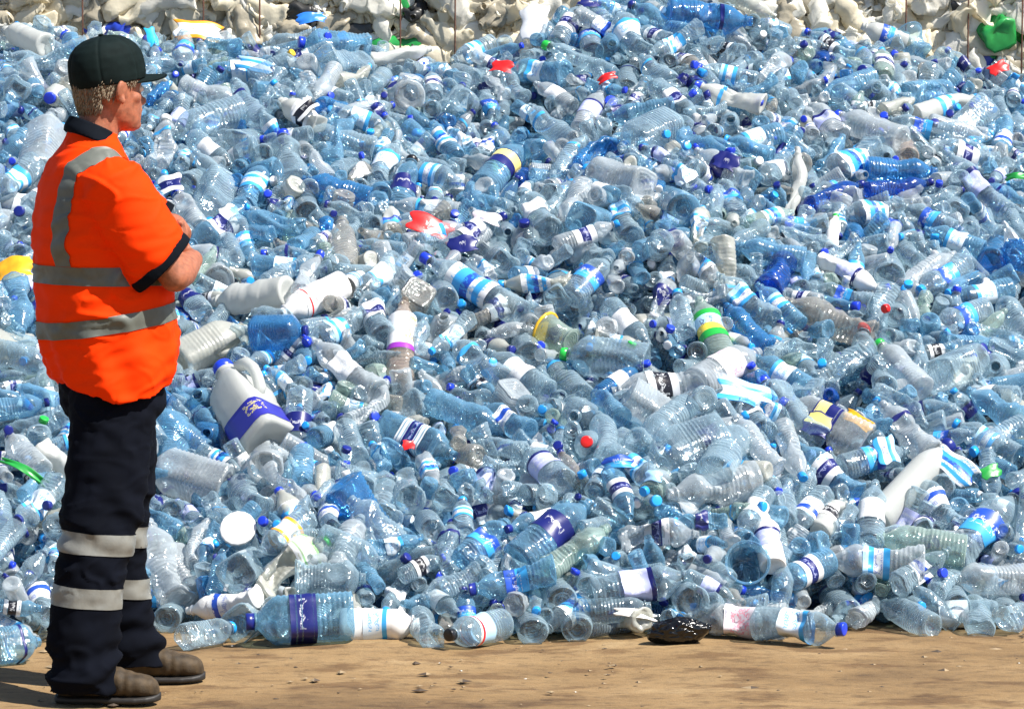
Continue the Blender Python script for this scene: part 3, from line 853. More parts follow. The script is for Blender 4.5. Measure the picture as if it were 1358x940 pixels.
# the packed inside of the heap, under three layers of bottles
def make_core():
    xs = np.linspace(-3.7, 3.7, 150); ys = np.linspace(9.6, 15.2, 120); X, Y = np.meshgrid(xs, ys)
    side = np.clip((3.7-abs(X))/.9, 0, 1)
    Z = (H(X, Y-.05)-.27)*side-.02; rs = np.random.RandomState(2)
    Z += rs.uniform(-.03, .03, Z.shape); Z = np.maximum(Z, -.05); n, k = len(xs), len(ys)
    F = [(j*n+i, j*n+i+1, (j+1)*n+i+1, (j+1)*n+i) for j in range(k-1) for i in range(n-1)]
    m, nt, p, o = new_mat("shaded_packed_plastic"); nn = noise(nt, 22, 4, rough=.7)
    r = ramp(nt, nn.outputs[0], [(.40, (.004, .014, .045)), (.54, (.03, .09, .18)), (.70, (.22, .36, .48))]); nt.links.new(r.outputs[0], p.inputs["Base Color"]); p.inputs["Roughness"].default_value = .35  # dark blues paint in the shade seen down the gaps between bottles
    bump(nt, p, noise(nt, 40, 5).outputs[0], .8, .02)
    tag(link("shaded_packed_plastic", mesh_from("shaded_packed_plastic", np.stack([X, Y, Z], -1).reshape(-1, 3), F, [m])), "packed crushed plastic deep inside the heap, gap shade painted in dark blue", "packed plastic", kind="stuff")
make_core()

# ------------------------------------------------------------------ the worker
from mathutils import noise as mn
def loft(rings, seg=32, expo=2.0):
    """RINGS: (centre, half a, half b, axis a, axis b [, z function of the angle])"""
    V, F = [], []
    for rg in rings:
        c, a, b, A, Bv = rg[:5]
        for i in range(seg):
            t = 2*math.pi*i/seg; ca, sa = math.cos(t), math.sin(t)
            m = (abs(ca)**expo+abs(sa)**expo)**(-1/expo)
            p = Vector(c)+Vector(A)*(a*ca*m)+Vector(Bv)*(b*sa*m)
            if len(rg) > 5: p.z += rg[5](t)
            V.append(p)
    n = len(rings)
    for j in range(n-1):
        for i in range(seg):
            a, b = j*seg+i, j*seg+(i+1) % seg; F.append((a, b, b+seg, a+seg))
    F.append(tuple(range(seg))[::-1]); F.append(tuple((n-1)*seg+i for i in range(seg)))
    return V, F
def limb(path, radii, seg=20, flat=1.0):
    path = [Vector(p) for p in path]; rings = []; n = len(path); prev = None
    for i, p in enumerate(path):
        t = (path[min(i+1, n-1)]-path[max(i-1, 0)]).normalized()
        a = (prev-t*prev.dot(t)).normalized() if prev else t.cross(Vector((0, 1, 0.01))).normalized()
        prev = a; rings.append((p, radii[i], radii[i]*flat, a, t.cross(a)))
    return loft(rings, seg)
def blob(c, r, rot=None, seg=14):
    V, F = [], []
    for j in range(1, seg):
        ph = math.pi*j/seg
        for i in range(seg*2):
            t = math.pi*i/seg; V.append(Vector((r[0]*math.sin(ph)*math.cos(t), r[1]*math.sin(ph)*math.sin(t), -r[2]*math.cos(ph))))
    n = seg*2
    for j in range(seg-2):
        for i in range(n): F.append((j*n+i, j*n+(i+1) % n, (j+1)*n+(i+1) % n, (j+1)*n+i))
    F.append(tuple(range(n))[::-1]); F.append(tuple((seg-2)*n+i for i in range(n)))
    if rot: V = [rot @ v for v in V]
    return [v+Vector(c) for v in V], F
def fuse(parts, voxel, smooth=6, fac=.5):
    V, F = [], []
    for v, f in parts:
        b = len(V); V += [tuple(p) for p in v]; F += [tuple(b+i for i in t) for t in f]
    me = mesh_from("tmp", V, F); o = link("tmp", me)
    r = o.modifiers.new("r", 'REMESH'); r.mode = 'VOXEL'; r.voxel_size = voxel; r.use_smooth_shade = True
    s = o.modifiers.new("s", 'SMOOTH'); s.iterations = smooth; s.factor = fac
    dg = bpy.context.evaluated_depsgraph_get(); out = bpy.data.meshes.new_from_object(o.evaluated_get(dg), depsgraph=dg)
    bpy.data.objects.remove(o); bpy.data.meshes.remove(me)
    out.polygons.foreach_set("use_smooth", [True]*len(out.polygons)); return out
def displace(me, fn):
    nrm = [v.normal.copy() for v in me.vertices]
    for v, n in zip(me.vertices, nrm): v.co += n*fn(v.co, n)
    me.update()
def setm(me, m): me.materials.clear(); me.materials.append(m); return me
def cut(me, planes, keep=None, off=.003):
    """a strip of a garment's own surface, cut clean by planes (point, normal towards what is kept) and lifted off it"""
    bm = bmesh.new(); bm.from_mesh(me)
    for p, n in planes:
        bmesh.ops.bisect_plane(bm, geom=bm.verts[:]+bm.edges[:]+bm.faces[:], plane_co=p, plane_no=n, clear_inner=True, dist=1e-6)
    if keep: bmesh.ops.delete(bm, geom=[f for f in bm.faces if not keep(f.calc_center_median())], context='FACES')
    bm.normal_update()
    for v in bm.verts: v.co += v.normal*off
    m2 = bpy.data.meshes.new("strip"); bm.to_mesh(m2); bm.free()
    m2.polygons.foreach_set("use_smooth", [True]*len(m2.polygons)); return m2
X, Y, Z_ = Vector((1, 0, 0)), Vector((0, 1, 0)), Vector((0, 0, 1))

def make_worker():
    skin = simple("sunburnt_skin", (.33, .115, .060), .6, 60, .28, .4, 260, .0015)
    skin.node_tree.nodes["Principled BSDF"].inputs["Subsurface Weight"].default_value = .12
    skin.node_tree.nodes["Principled BSDF"].inputs["Subsurface Radius"].default_value = (.012, .004, .002)
    hairm = simple("greying_fair_hair", (.23, .18, .12), .75, 25, .15)
    orange = simple("fluorescent_orange_cloth", (1.0, .046, .001), .75, 8, .06, .35, 900, .0006)
    bandm = simple("grey_reflective_tape", (.105, .115, .10), .5, 40, .12, .2, 200, .001)
    bandl = simple("silver_reflective_tape", (.19, .19, .172), .4, 30, .12, .3, 150, .0015)
    navy = simple("dark_navy_work_cloth", (.003, .004, .008), .9, 12, .3, .3, 700, .0008)
    black = simple("black_cloth", (.004, .006, .010), .85, 30, .2, .3, 600, .0008)
    capm = simple("black_green_cap_cloth", (.006, .012, .012), .75, 40, .2, .35, 500, .0008)
    brown = simple("brown_suede", (.050, .031, .013), .75, 30, .55, .4, 200, .002)
    sole = simple("black_rubber_sole", (.015, .013, .012), .6)
    lace = simple("tan_lace", (.5, .38, .22), .8)
    root = empty("person", (-1.102, 9.1, 0)); root.rotation_euler.z = RAD(20)
    tag(root, "worker in an orange high-visibility polo shirt and black cap, arms crossed, watching the heap", "person")
    HM = Matrix.Translation((0.0, 0, 0)) @ Matrix.Rotation(RAD(11), 4, 'Z')
    def hp(g): return [HM @ Vector(v) for v in g[0]], g[1]
    def zr(z, c, a, b, cy_=0): return (Vector((c, cy_, z)), a, b, X, Y)
    head = loft([zr(1.548, .052, .022, .024), zr(1.556, .046, .04, .04), zr(1.575, .030, .062, .053), zr(1.60, .018, .076, .061), zr(1.635, .008, .086, .067),
                 zr(1.665, .002, .090, .071), zr(1.70, -.002, .095, .075), zr(1.735, -.003, .097, .076), zr(1.765, -.004, .088, .069), zr(1.787, -.005, .064, .05), zr(1.80, -.006, .025, .02)], 36)
    head_parts = [head, blob((.094, 0, 1.631), (.021, .0115, .014)), blob((.087, 0, 1.652), (.013, .009, .022)), blob((.078, 0, 1.684), (.015, .046, .012)),
                  blob((.087, 0, 1.606), (.013, .024, .0065)), blob((.085, 0, 1.594), (.012, .021, .007)), blob((.076, 0, 1.566), (.020, .023, .016)),
                  blob((.052, -.040, 1.640), (.028, .022, .020)), blob((.052, .040, 1.640), (.028, .022, .020)),
                  blob((.092, -.0095, 1.623), (.009, .008, .007)), blob((.092, .0095, 1.623), (.009, .008, .007))]
    for s in (-1, 1):
        rt = Matrix.Rotation(RAD(14), 3, 'Y') @ Matrix.Rotation(RAD(-22*s), 3, 'Z')
        head_parts += [blob((.004, .079*s, 1.658), (.021, .008, .032), rt), blob((-.004, .088*s, 1.664), (.012, .006, .024), rt), blob((.006, .083*s, 1.632), (.009, .007, .011), rt)]
    head_parts = [hp(g) for g in head_parts]
    neck = limb([(-.045, 0, 1.47), (-.04, 0, 1.52), (-.025, 0, 1.57), (-.012, 0, 1.62)], [.068, .060, .058, .058], 24)
    torso_b = loft([zr(.86, -.01, .10, .13), zr(1.0, -.01, .115, .155), (Vector((-.03, 0, 1.25)), .11, .165, X, Y), zr(1.38, -.05, .10, .17), zr(1.46, -.05, .07, .13), zr(1.50, -.045, .055, .06)])
    Rs, Re, Rw = Vector((-.035, -.185, 1.415)), Vector((.128, -.215, 1.160)), Vector((.235, .0, 1.195))
    Ls, Le, Lw = Vector((-.02, .185, 1.415)), Vector((.200, .145, 1.275)), Vector((.192, -.045, 1.268))
    arms = [limb([Rs, Rs.lerp(Re, .5), Re], [.056, .050, .042]), limb([Re, Re.lerp(Rw, .3), Re.lerp(Rw, .7), Rw], [.043, .046, .036, .028]),
            limb([Ls, Ls.lerp(Le, .5), Le], [.056, .050, .042]), limb([Le, Le.lerp(Lw, .3), Le.lerp(Lw, .7), Lw], [.043, .046, .036, .028]),
            blob(Re, (.042, .042, .042)), blob(Le, (.042, .042, .042))]
    def hand(w, d, up, out):
        """palm, four bent fingers, thumb; D along the hand, UP across the knuckles, OUT the back of the hand"""
        d, up, out = d.normalized(), up.normalized(), out.normalized(); P = []
        pc = w+d*.048; P.append(loft([(w, .026, .017, up, out), (w+d*.03, .036, .016, up, out), (w+d*.07, .041, .014, up, out), (w+d*.09, .039, .012, up, out)], 20))
        for i, (ln_, off) in enumerate(((.070, .030), (.078, .010), (.073, -.010), (.058, -.029))):
            a = w+d*.082+up*off; b = a+d*ln_*.42-out*.006; c = b+d*ln_*.28-out*.018; e = c+d*ln_*.12-out*.020
            P.append(limb([a, b, c, e], [.0092, .0088, .0082, .007], 12))
        t0 = w+d*.025+up*.026; t1 = t0+d*.03+up*.024; t2 = t1+d*.03+up*.006; P.append(limb([t0, t1, t2], [.013, .011, .009], 12))
        return P
    arms += hand(Lw, Vector((-.06, -.14, -.05)), Vector((.1, 0, 1)), Vector((1, -.4, 0)))
    arms += hand(Rw, Vector((-.1, .10, .04)), Vector((.1, 0, 1)), Vector((1, .3, 0)))
    legs = [limb([(-.03, -.075, .84), (-.06, -.11, .48), (-.115, -.135, .1), (-.1, -.135, .06)], [.065, .055, .045, .045]),
            limb([(.03, .075, .84), (.035, .10, .48), (.10, .115, .1), (.10, .115, .06)], [.065, .055, .045, .045])]
    body = fuse(head_parts+[neck, torso_b]+arms+legs, .0042, 4)
    o = link("body", setm(body, skin), root)
    eyem = simple("eye_white", (.75, .7, .66), .2); irm = simple("grey_iris", (.06, .07, .08), .2)
    for s in (-1, 1):
        V, F = hp(blob((.080, .031*s, 1.664), (.0115, .0115, .0105), None, 10)); e = link("eye", mesh_from("eye", V, F, [eyem]), root)
        V, F = hp(blob((.0890, .032*s, 1.664), (.004, .006, .006), None, 8)); link("iris", mesh_from("iris", V, F, [irm]), e)
    # hair: locks over the nape and sides, below the cap
    rnd = random.Random(6); HV, HF = [], []
    for i in range(5200):
        a = rnd.uniform(-1, 1)*RAD(126); z = rnd.uniform(1.606, 1.735); zz = min(max(z, 1.6), 1.75)
        aa, bb = interp(zz, [(1.6, .075), (1.635, .087), (1.70, .098), (1.75, .099)]), interp(zz, [(1.6, .061), (1.635, .069), (1.7, .078), (1.75, .079)])
        if z > 1.690+.018*(1-math.cos(a))*.8: continue
        if abs(a) > RAD(86) and z < 1.682+rnd.uniform(-.008, .004): continue
        if abs(a) > RAD(60) and z < 1.648+rnd.uniform(-.01, .01): continue
        out = Vector((-math.cos(a), math.sin(a), 0)); k = rnd.uniform(.99, 1.05); p = Vector((-math.cos(a)*aa*k, math.sin(a)*bb*k, z))
        lnh = rnd.uniform(.010, .022); cl = .2*math.sin(a*23+z*40)
        d = (Vector((0, 0, -1))+out*rnd.uniform(-.14, .16)+Vector((-.5*(abs(a) > .8), 0, 0))*rnd.uniform(.4, 1.4)+Vector((0, cl*.35+rnd.uniform(-.15, .15), 0))).normalized()
        q = p+d*lnh; m = p.lerp(q, .5)+out*.003; r_ = rnd.uniform(.0009, .0017); V, F = hp(limb([p-out*.002, m, q], [r_, r_, r_*.3], 5)); b0 = len(HV); HV += V; HF += [tuple(b0+t for t in f) for f in F]
    hs = cut(fuse([head], .0042, 4), [(Vector((.012, 0, 1.66)), Vector((-1, 0, .25)).normalized()), (Vector((-.09, 0, 1.607)), Vector((-.55, 0, 1)).normalized()), (Vector((0, 0, 1.715)), Vector((0, 0, -1)))], off=.0045)
    b0 = len(HV); HV += [HM @ v.co for v in hs.vertices]; HF += [tuple(b0+t for t in f.vertices) for f in hs.polygons]
    link("hair", mesh_from("hair", HV, HF, [hairm]), root)
    # cap
    tl = Matrix.Translation((-.002, 0, 1.708)) @ Matrix.Rotation(RAD(-10), 4, 'Y')
    def cg(g): return [HM @ (tl @ Vector(v)) for v in g[0]], g[1]
    dome = [(Vector((0, 0, z)), .1075*k, .088*k, X, Y) for z, k in ((-.030, .965), (-.012, 1.0), (.02, 1.0), (.045, .955), (.066, .85), (.082, .70), (.093, .50), (.099, .28), (.101, .10))]
    cp_ = link("cap", None, root) if False else None
    dm = fuse([cg(loft(dome, 48, 2.15))], .0035, 3)
    def seam(co, n):
        l = (HM @ tl).inverted() @ co; a = math.atan2(l.y*1.2, l.x); d = min(abs((a-k*math.pi/3+math.pi) % (2*math.pi)-math.pi) for k in range(6))
        r = math.hypot(l.x, l.y); return -.0022*math.exp(-((d*r)/.003)**2)+.0012*mn.noise(co*35)
    displace(dm, seam); capo = link("cap", setm(dm, capm), root)
    bv, bf = [], []; nx, ny = 12, 20
    for s in (0, 1):
        for i in range(nx+1):
            for j in range(ny+1):
                t = (j/ny*2-1); x = .088*math.sqrt(max(0, 1-(t*.82)**2))+i/nx*.082*math.sqrt(max(0, 1-abs(t)**2.6)); y = t*.074
                bv.append(Vector((x, y, -.020-.30*(t*.074)**2/.074*1.0-.16*(x-.09)-(.0035 if s else 0))))
    k = (nx+1)*(ny+1)
    for s in (0, 1):
        for i in range(nx):
            for j in range(ny):
                a = s*k+i*(ny+1)+j; q = (a, a+1, a+ny+2, a+ny+1); bf.append(q if s else q[::-1])
    for j in range(ny): a = nx*(ny+1)+j; bf.append((a, a+1, a+1+k, a+k))
    V, F = cg((bv, bf)); link("brim", mesh_from("brim", V, F, [capm]), capo)
    V, F = cg(blob((0, 0, .103), (.008, .008, .004), None, 8)); link("button", mesh_from("button", V, F, [capm]), capo)
    # shirt
    def folds(co, n):
        z = co.z; f = 0
        f += .010*mn.noise(Vector((co.x*5+co.z*3, co.y*5, z*9)))
        f += .005*mn.noise(Vector((co.x*16-co.z*13, co.y*14, z*30)))*(1.2 if z < 1.3 else .6)
        drape = math.sin(11*math.atan2(co.y, co.x)+3*z*6+2*mn.noise(co*4))*.0045*min(1, max(0, (1.12-z)/.15)); f += drape
        f += .004*math.sin((co.z*46+co.x*30))*math.exp(-((co.z-1.17)/.08)**2)
        q = Vector((co.x*5+co.z*6, co.y*5, co.z*11-co.x*5)); f += .008*max(0, 1-abs(mn.noise(q))*7)*max(0, .35+mn.noise(co*6))
        q = Vector((co.x*9-co.z*9, co.y*9+3, co.z*15+co.x*8)); f += .005*max(0, 1-abs(mn.noise(q))*6)*max(0, .35+mn.noise(co*8))
        return f
    hem = lambda t: -.058*(1-math.cos(2*t))*.5*(1 if math.sin(t) < 0 else .8)
    tor = loft([(Vector((.0, 0, .878)), .160, .200, X, Y, hem), (Vector((0, 0, .93)), .174, .203, X, Y, lambda t: hem(t)*.6), zr(1.0, -.008, .190, .20), zr(1.10, -.012, .188, .20), zr(1.2, -.030, .172, .198),
                zr(1.32, -.052, .148, .195), zr(1.40, -.056, .130, .188), zr(1.455, -.054, .108, .165), zr(1.495, -.050, .086, .125), zr(1.525, -.046, .070, .085), zr(1.55, -.042, .060, .062)], 48, 2.25)
    rm = Vector((.086, -.205, 1.205)); lm = Vector((.165, .142, 1.295))
    d1 = (rm-Rs).normalized(); ms = (d1*.75+Vector((.55, 0, -.25))).normalized()
    def ring_n(c, a, b, n, hint=Vector((0, 1, 0))):
        A = n.cross(hint).normalized(); return (c, a, b, A, n.cross(A))
    slr = loft([ring_n(Rs+Vector((-.01, .05, .015)), .075, .075, (d1+Vector((0, -.8, 0))).normalized()), ring_n(Rs+Vector((0, -.005, -.0)), .092, .078, (d1+Vector((0, -.25, 0))).normalized()),
                ring_n(Rs.lerp(rm, .4), .097, .075, d1), ring_n(Rs.lerp(rm, .75), .098, .073, (d1+ms).normalized()), ring_n(rm, .100, .070, ms)], 32)
    d2 = (lm-Ls).normalized()
    sll = loft([ring_n(Ls+Vector((0, -.05, .01)), .07, .07, d2), ring_n(Ls, .085, .07, d2), ring_n(Ls.lerp(lm, .5), .078, .068, d2), ring_n(lm, .066, .062, d2)], 32)
    shirt = fuse([tor, slr, sll], .0055, 5); displace(shirt, folds); sh = link("shirt", setm(shirt, orange), root)
    torm = fuse([tor], .0055, 5); displace(torm, folds)
    def strip(me, p, parent, mat, **k): link("reflective_band", setm(cut(me, p, **k), mat), parent)
    def band(z, sl, h, curve=0): n = Vector((-sl, 0, 1)).normalized(); return [(Vector((0, 0, z-h/2)), n), (Vector((0, 0, z+h/2)), -n)]
    strip(torm, band(1.038, .15, .047), sh, bandm)
    strip(torm, band(1.160, -.02, .050), sh, bandm)
    for s in (-1, 1):
        lo, hi = sorted((s*.114, s*.160))
        strip(shirt, [(Vector((0, lo, 0)), Y), (Vector((0, hi, 0)), -Y), (Vector((0, 0, 1.189)), Z_)], sh, bandm, keep=lambda c: c.x < -.02 or c.z > 1.455-.0*c.x)
    link("cuff", setm(fuse([loft([ring_n(rm-ms*.008, .1005, .0705, ms), ring_n(rm+ms*.006, .1025, .073, ms), ring_n(rm+ms*.024, .101, .072, ms)], 32)], .004, 2), black), sh)
    link("cuff", setm(fuse([loft([ring_n(lm-d2*.008, .0665, .0625, d2), ring_n(lm+d2*.006, .068, .065, d2), ring_n(lm+d2*.022, .067, .063, d2)], 32)], .004, 2), black), sh)
    cn = Vector((.42, 0, 1)).normalized()
    col_ = loft([ring_n(Vector((-.046, 0, 1.520)), .083, .092, cn), ring_n(Vector((-.047, 0, 1.536)), .080, .086, cn), ring_n(Vector((-.044, 0, 1.556)), .072, .074, cn), ring_n(Vector((-.043, 0, 1.566)), .068, .069, cn)], 36)
    link("collar", setm(fuse([col_], .004, 2), black), sh)
    # trousers
    def tfold(co, n):
        z = co.z; bd = 1-.7*max(math.exp(-((z-.43)/.045)**4), math.exp(-((z-.285)/.042)**4)); f = .008*mn.noise(Vector((co.x*7, co.y*7, z*6)))
        low = math.exp(-((z-.10)/.09)**2); f += .010*low*math.sin(z*75+4*mn.noise(co*6)); kn = math.exp(-((z-.50)/.12)**2)
        f += .005*kn*math.sin(z*60+co.x*40+5*mn.noise(co*5)); f += .004*mn.noise(Vector((co.x*22, co.y*22, z*34)))
        q = Vector((co.x*8+z*6, co.y*8, z*13)); f += .009*max(0, 1-abs(mn.noise(q))*6)*max(0, .35+mn.noise(co*5))*bd
        q = Vector((co.x*14-z*10, co.y*12, z*20)); f += .006*max(0, 1-abs(mn.noise(q))*6)*max(0, .35+mn.noise(co*7))*bd; return f
    hips = loft([zr(.955, .0, .13, .155), zr(.88, .0, .138, .170), zr(.80, .004, .140, .172), zr(.74, .004, .10, .14)], 40)
    def leg(pts): return loft([zr(z, x+(.012 if y < 0 else -.004)*min(1, max(0, (.8-z)/.2)), a-.007, b-.004, y) for z, x, y, a, b in pts], 32, 2.2)
    ln1 = leg([(.86, -.010, -.082, .125, .09), (.78, -.020, -.088, .125, .095), (.67, -.036, -.10, .122, .097), (.58, -.052, -.108, .118, .096), (.49, -.070, -.115, .112, .093), (.40, -.090, -.12, .104, .09), (.33, -.108, -.125, .102, .09), (.25, -.122, -.13, .104, .09), (.16, -.124, -.135, .103, .088), (.085, -.118, -.138, .102, .086), (.035, -.128, -.138, .097, .082)])
    lf1 = leg([(.86, .02, .082, .12, .09), (.78, .03, .088, .12, .095), (.67, .046, .095, .112, .095), (.58, .052, .098, .104, .092), (.475, .038, .102, .10, .09), (.34, .028, .108, .098, .088), (.25, .040, .112, .098, .086), (.19, .055, .115, .096, .084), (.10, .092, .116, .096, .082), (.05, .095, .116, .092, .08)])
    trm = fuse([hips, ln1, lf1], .006, 5); displace(trm, tfold); tr = link("trousers", setm(trm, navy), root)
    for yk in (lambda c: c.y < 0, lambda c: c.y > 0):
        strip(trm, band(.432, -.10, .058), tr, bandl, keep=yk, off=.0025); strip(trm, band(.285, -.10, .055), tr, bandl, keep=yk, off=.0025)
    # shoes
    def shoe(cx, cy_, yaw):
        M = Matrix.Translation((cx, cy_, 0)) @ Matrix.Rotation(RAD(yaw), 4, 'Z')
        def sx(x, w, h, z0=.022): return (Vector((x, 0, z0+h/2)), w, h/2+.004, Y, Z_)
        up = loft([sx(-.140, .018, .05), sx(-.132, .032, .075), (Vector((-.105, 0, .075)), .038, .06, Y, Z_), (Vector((-.06, 0, .078)), .040, .062, Y, Z_), (Vector((-.02, 0, .07)), .042, .054, Y, Z_),
                   sx(.02, .047, .080), sx(.06, .050, .066), sx(.10, .049, .056), sx(.128, .040, .048), sx(.143, .024, .034), sx(.149, .01, .018)], 28, 2.4)
        so_ = [(Vector((x, 0, z*.85)), w, .011, Y, Z_) for x, w, z in ((-.148, .016, .016), (-.141, .032, .015), (-.10, .040, .014), (-.04, .039, .014), (.02, .047, .014), (.08, .052, .014), (.115, .047, .016), (.138, .034, .018), (.149, .020, .021), (.154, .010, .024))]
        V = fuse([up], .0035, 4); displace(V, lambda c, n: .0022*mn.noise(c*38)+.0015*math.sin(c.x*210)*math.exp(-((c.x-.05)/.03)**2))
        u = link("shoe", setm(V, brown), root); u.matrix_local = M @ Matrix.Scale(.955, 4)
        link("sole", setm(fuse([loft(so_, 24, 4)], .003, 2), sole), u)
        lc = []
        for i in range(4):
            x = .002+i*.017; z = .098-i*.0075
            lc.append(limb([(x, -.028, z-.012), (x+.003, -.012, z), (x+.003, .012, z), (x, .028, z-.012)], [.0028]*4, 8))
        link("laces", setm(fuse(lc, .0016, 1), lace), u); 
    shoe(-.052, -.142, -20); shoe(.140, .116, -14)
    return root
WORKER = make_worker()

# ------------------------------------------------------------------ bales of pressed milk bottles behind the heap
def make_bales():
    tints = [(milky("pressed_cream_plastic", (.86, .79, .62), .35), .40), (milky("pressed_white_plastic", (.92, .90, .82), .35), .40), (milky("pressed_beige_plastic", (.46, .41, .31), .2), .12),
             (simple("pressed_green_plastic", (.02, .28, .06), .35), .014), (simple("pressed_blue_plastic", (.02, .05, .40), .35), .015), (simple("pressed_dark_film", (.03, .03, .03), .4), .035)]
    mats = [t[0] for t in tints]; pr = np.array([t[1] for t in tints]); pr /= pr.sum()
    wire = simple("rusty_bale_wire", (.09, .035, .02), .8, 60, .4)
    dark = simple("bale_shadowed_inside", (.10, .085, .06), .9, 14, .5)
    rs = np.random.RandomState(21); yf = 14.15; s = FPX/yf
    edges = [-330, 40, 433, 690, 1098, 1460, 1800]; wires = {0: [-200, -80], 1: [115, 274, 348], 2: [533, 605], 3: [800, 905, 1003], 4: [1198, 1280, 1351], 5: [1560, 1680]}
    desc = ["bale of pressed cream milk bottles beyond the frame edge beside the worker's back", "bale of pressed cream milk bottles with green scraps behind the worker's cap", "bale of pressed white bottles above the long clear bottle on the crest",
            "pressed bottle bale mostly hidden behind the highest, bluest part of the heap", "pale bale of large pressed milk jugs behind the blue cup", "bale of pressed milk bottles past the low shoulder of the heap"]
    base_geo = [body_geo('m', 40+i, 2.0, 14, 1) for i in range(5)]+[body_geo('h', 50+i, 1.6, 12, 2) for i in range(3)]
    for bi in range(6):
        x0, x1 = [(e-SRC_W/2)/s for e in edges[bi:bi+2]]; x0 += .012; x1 -= .012; w = x1-x0; h, dp = 2.42, 1.1
        root = empty("plastic_bale", ((x0+x1)/2, yf, 0)); tag(root, desc[bi], "bale", "bales of pressed bottles behind the heap")
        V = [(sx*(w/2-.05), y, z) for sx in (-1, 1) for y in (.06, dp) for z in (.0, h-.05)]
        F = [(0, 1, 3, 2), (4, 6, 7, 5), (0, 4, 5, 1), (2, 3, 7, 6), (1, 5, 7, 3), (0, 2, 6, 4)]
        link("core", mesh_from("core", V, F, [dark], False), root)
        VV, FF, MI, n0 = [], [], [], 0
        def put(x, y, z, sc, face):
            nonlocal n0
            V, F = base_geo[rs.randint(8)]; V = np.asarray(V)
            a, b, c = rs.uniform(0, 6.28, 3); R = np.array(Matrix.Rotation(a, 3, 'X') @ Matrix.Rotation(b, 3, 'Y') @ Matrix.Rotation(c, 3, 'Z'))
            q = (V*sc) @ R.T; q += (np.abs(np.sin(q[:, [1, 2, 0]]*45+rs.uniform(0, 6, 3)))-.5)*.012+np.sin(q[:, [2, 0, 1]]*120+rs.uniform(0, 6, 3))*.004
            ax = 1 if face == 'y' else 2; q[:, ax] *= rs.uniform(.3, .5); q += (x, y, z)
            VV.append(q); FF.extend([tuple(i+n0 for i in f) for f in F]); MI.extend([rs.choice(len(mats), p=pr)]*len(F)); n0 += len(q)
        for z in np.arange(1.15, h, .075):
            for x in np.arange(-w/2+.03, w/2, .068):
                put(x+rs.uniform(-.03, .03), rs.uniform(-.02, .05), z+rs.uniform(-.03, .03), rs.uniform(.65, 1.22), 'y')
        for z in np.arange(.1, 1.15, .2):
            for x in np.arange(-w/2+.06, w/2, .17): put(x, .03, z, 1.1, 'y')
        for y in np.arange(.08, dp, .15):
            for x in np.arange(-w/2+.06, w/2, .14): put(x, y, h-.03, .95, 'z')
        o = link("pressed_bottles", mesh_from("pressed_bottles", np.vstack(VV), FF, mats, mi=MI), root); o["kind"] = "stuff"
        for px in wires[bi]:
            x = (px-SRC_W/2)/s-(x0+x1)/2; V, F = limb([(x, -.048, .02), (x+.006, -.052, .9), (x-.004, -.05, 1.7), (x, -.045, h+.02), (x, dp*.5, h+.035), (x, dp+.02, h)], [.0035]*6, 8)
            link("wire", mesh_from("wire", V, F, [wire]), root)
make_bales()

# ------------------------------------------------------------------ scraps, bags and loose caps among the bottles
def crumple(w, h, seed, amt=.35, nx=26, ny=20, curl=.5, thick=.0012):
    rs = np.random.RandomState(seed); u, v = np.meshgrid(np.linspace(-.5, .5, nx), np.linspace(-.5, .5, ny)); x, y = u*w, v*h; z = np.zeros_like(x)
    for _ in range(7):
        a = rs.uniform(0, 6.28); c = rs.uniform(-.4, .4)*min(w, h); z += np.abs((x*math.cos(a)+y*math.sin(a))-c)*rs.uniform(-.35, .35)*amt
    z += -curl*(u*u)*w; x = x*(1+.12*np.sin(v*9+seed)); y = y*(1+.10*np.sin(u*8+seed*2)); z -= z.mean()
    n = nx*ny; V = np.vstack([np.stack([x, y, z], -1).reshape(-1, 3), np.stack([x, y, z-thick], -1).reshape(-1, 3)])
    F = []
    for j in range(ny-1):
        for i in range(nx-1):
            a = j*nx+i; F += [(a, a+1, a+nx+1, a+nx), (n+a, n+a+nx, n+a+nx+1, n+a+1)]
    edge = [i for i in range(nx)]+[j*nx+nx-1 for j in range(1, ny)]+[(ny-1)*nx+i for i in range(nx-2, -1, -1)]+[j*nx for j in range(ny-2, 0, -1)]
    for a, b in zip(edge, edge[1:]+edge[:1]): F.append((b, a, n+a, n+b))
    UV = np.vstack([np.stack([u+.5, v+.5], -1).reshape(-1, 2)]*2)
    return V, F, UV
def place_on_heap(px, py, lift, ang, lean=.0):
    p = Vector(surf_hit(px, py, .03, .25)); s = FPX/p.y
    n = Vector((0, -.80, .60)); n.rotate(Matrix.Rotation(lean, 3, 'Z')); n.normalize(); up = Vector((0, 0, 1)); x = up.cross(n).normalized(); y = n.cross(x)
    M = Matrix((x, y, n)).transposed().to_4x4() @ Matrix.Rotation(RAD(ang), 4, 'Z'); return Matrix.Translation(p+n*lift) @ M, s
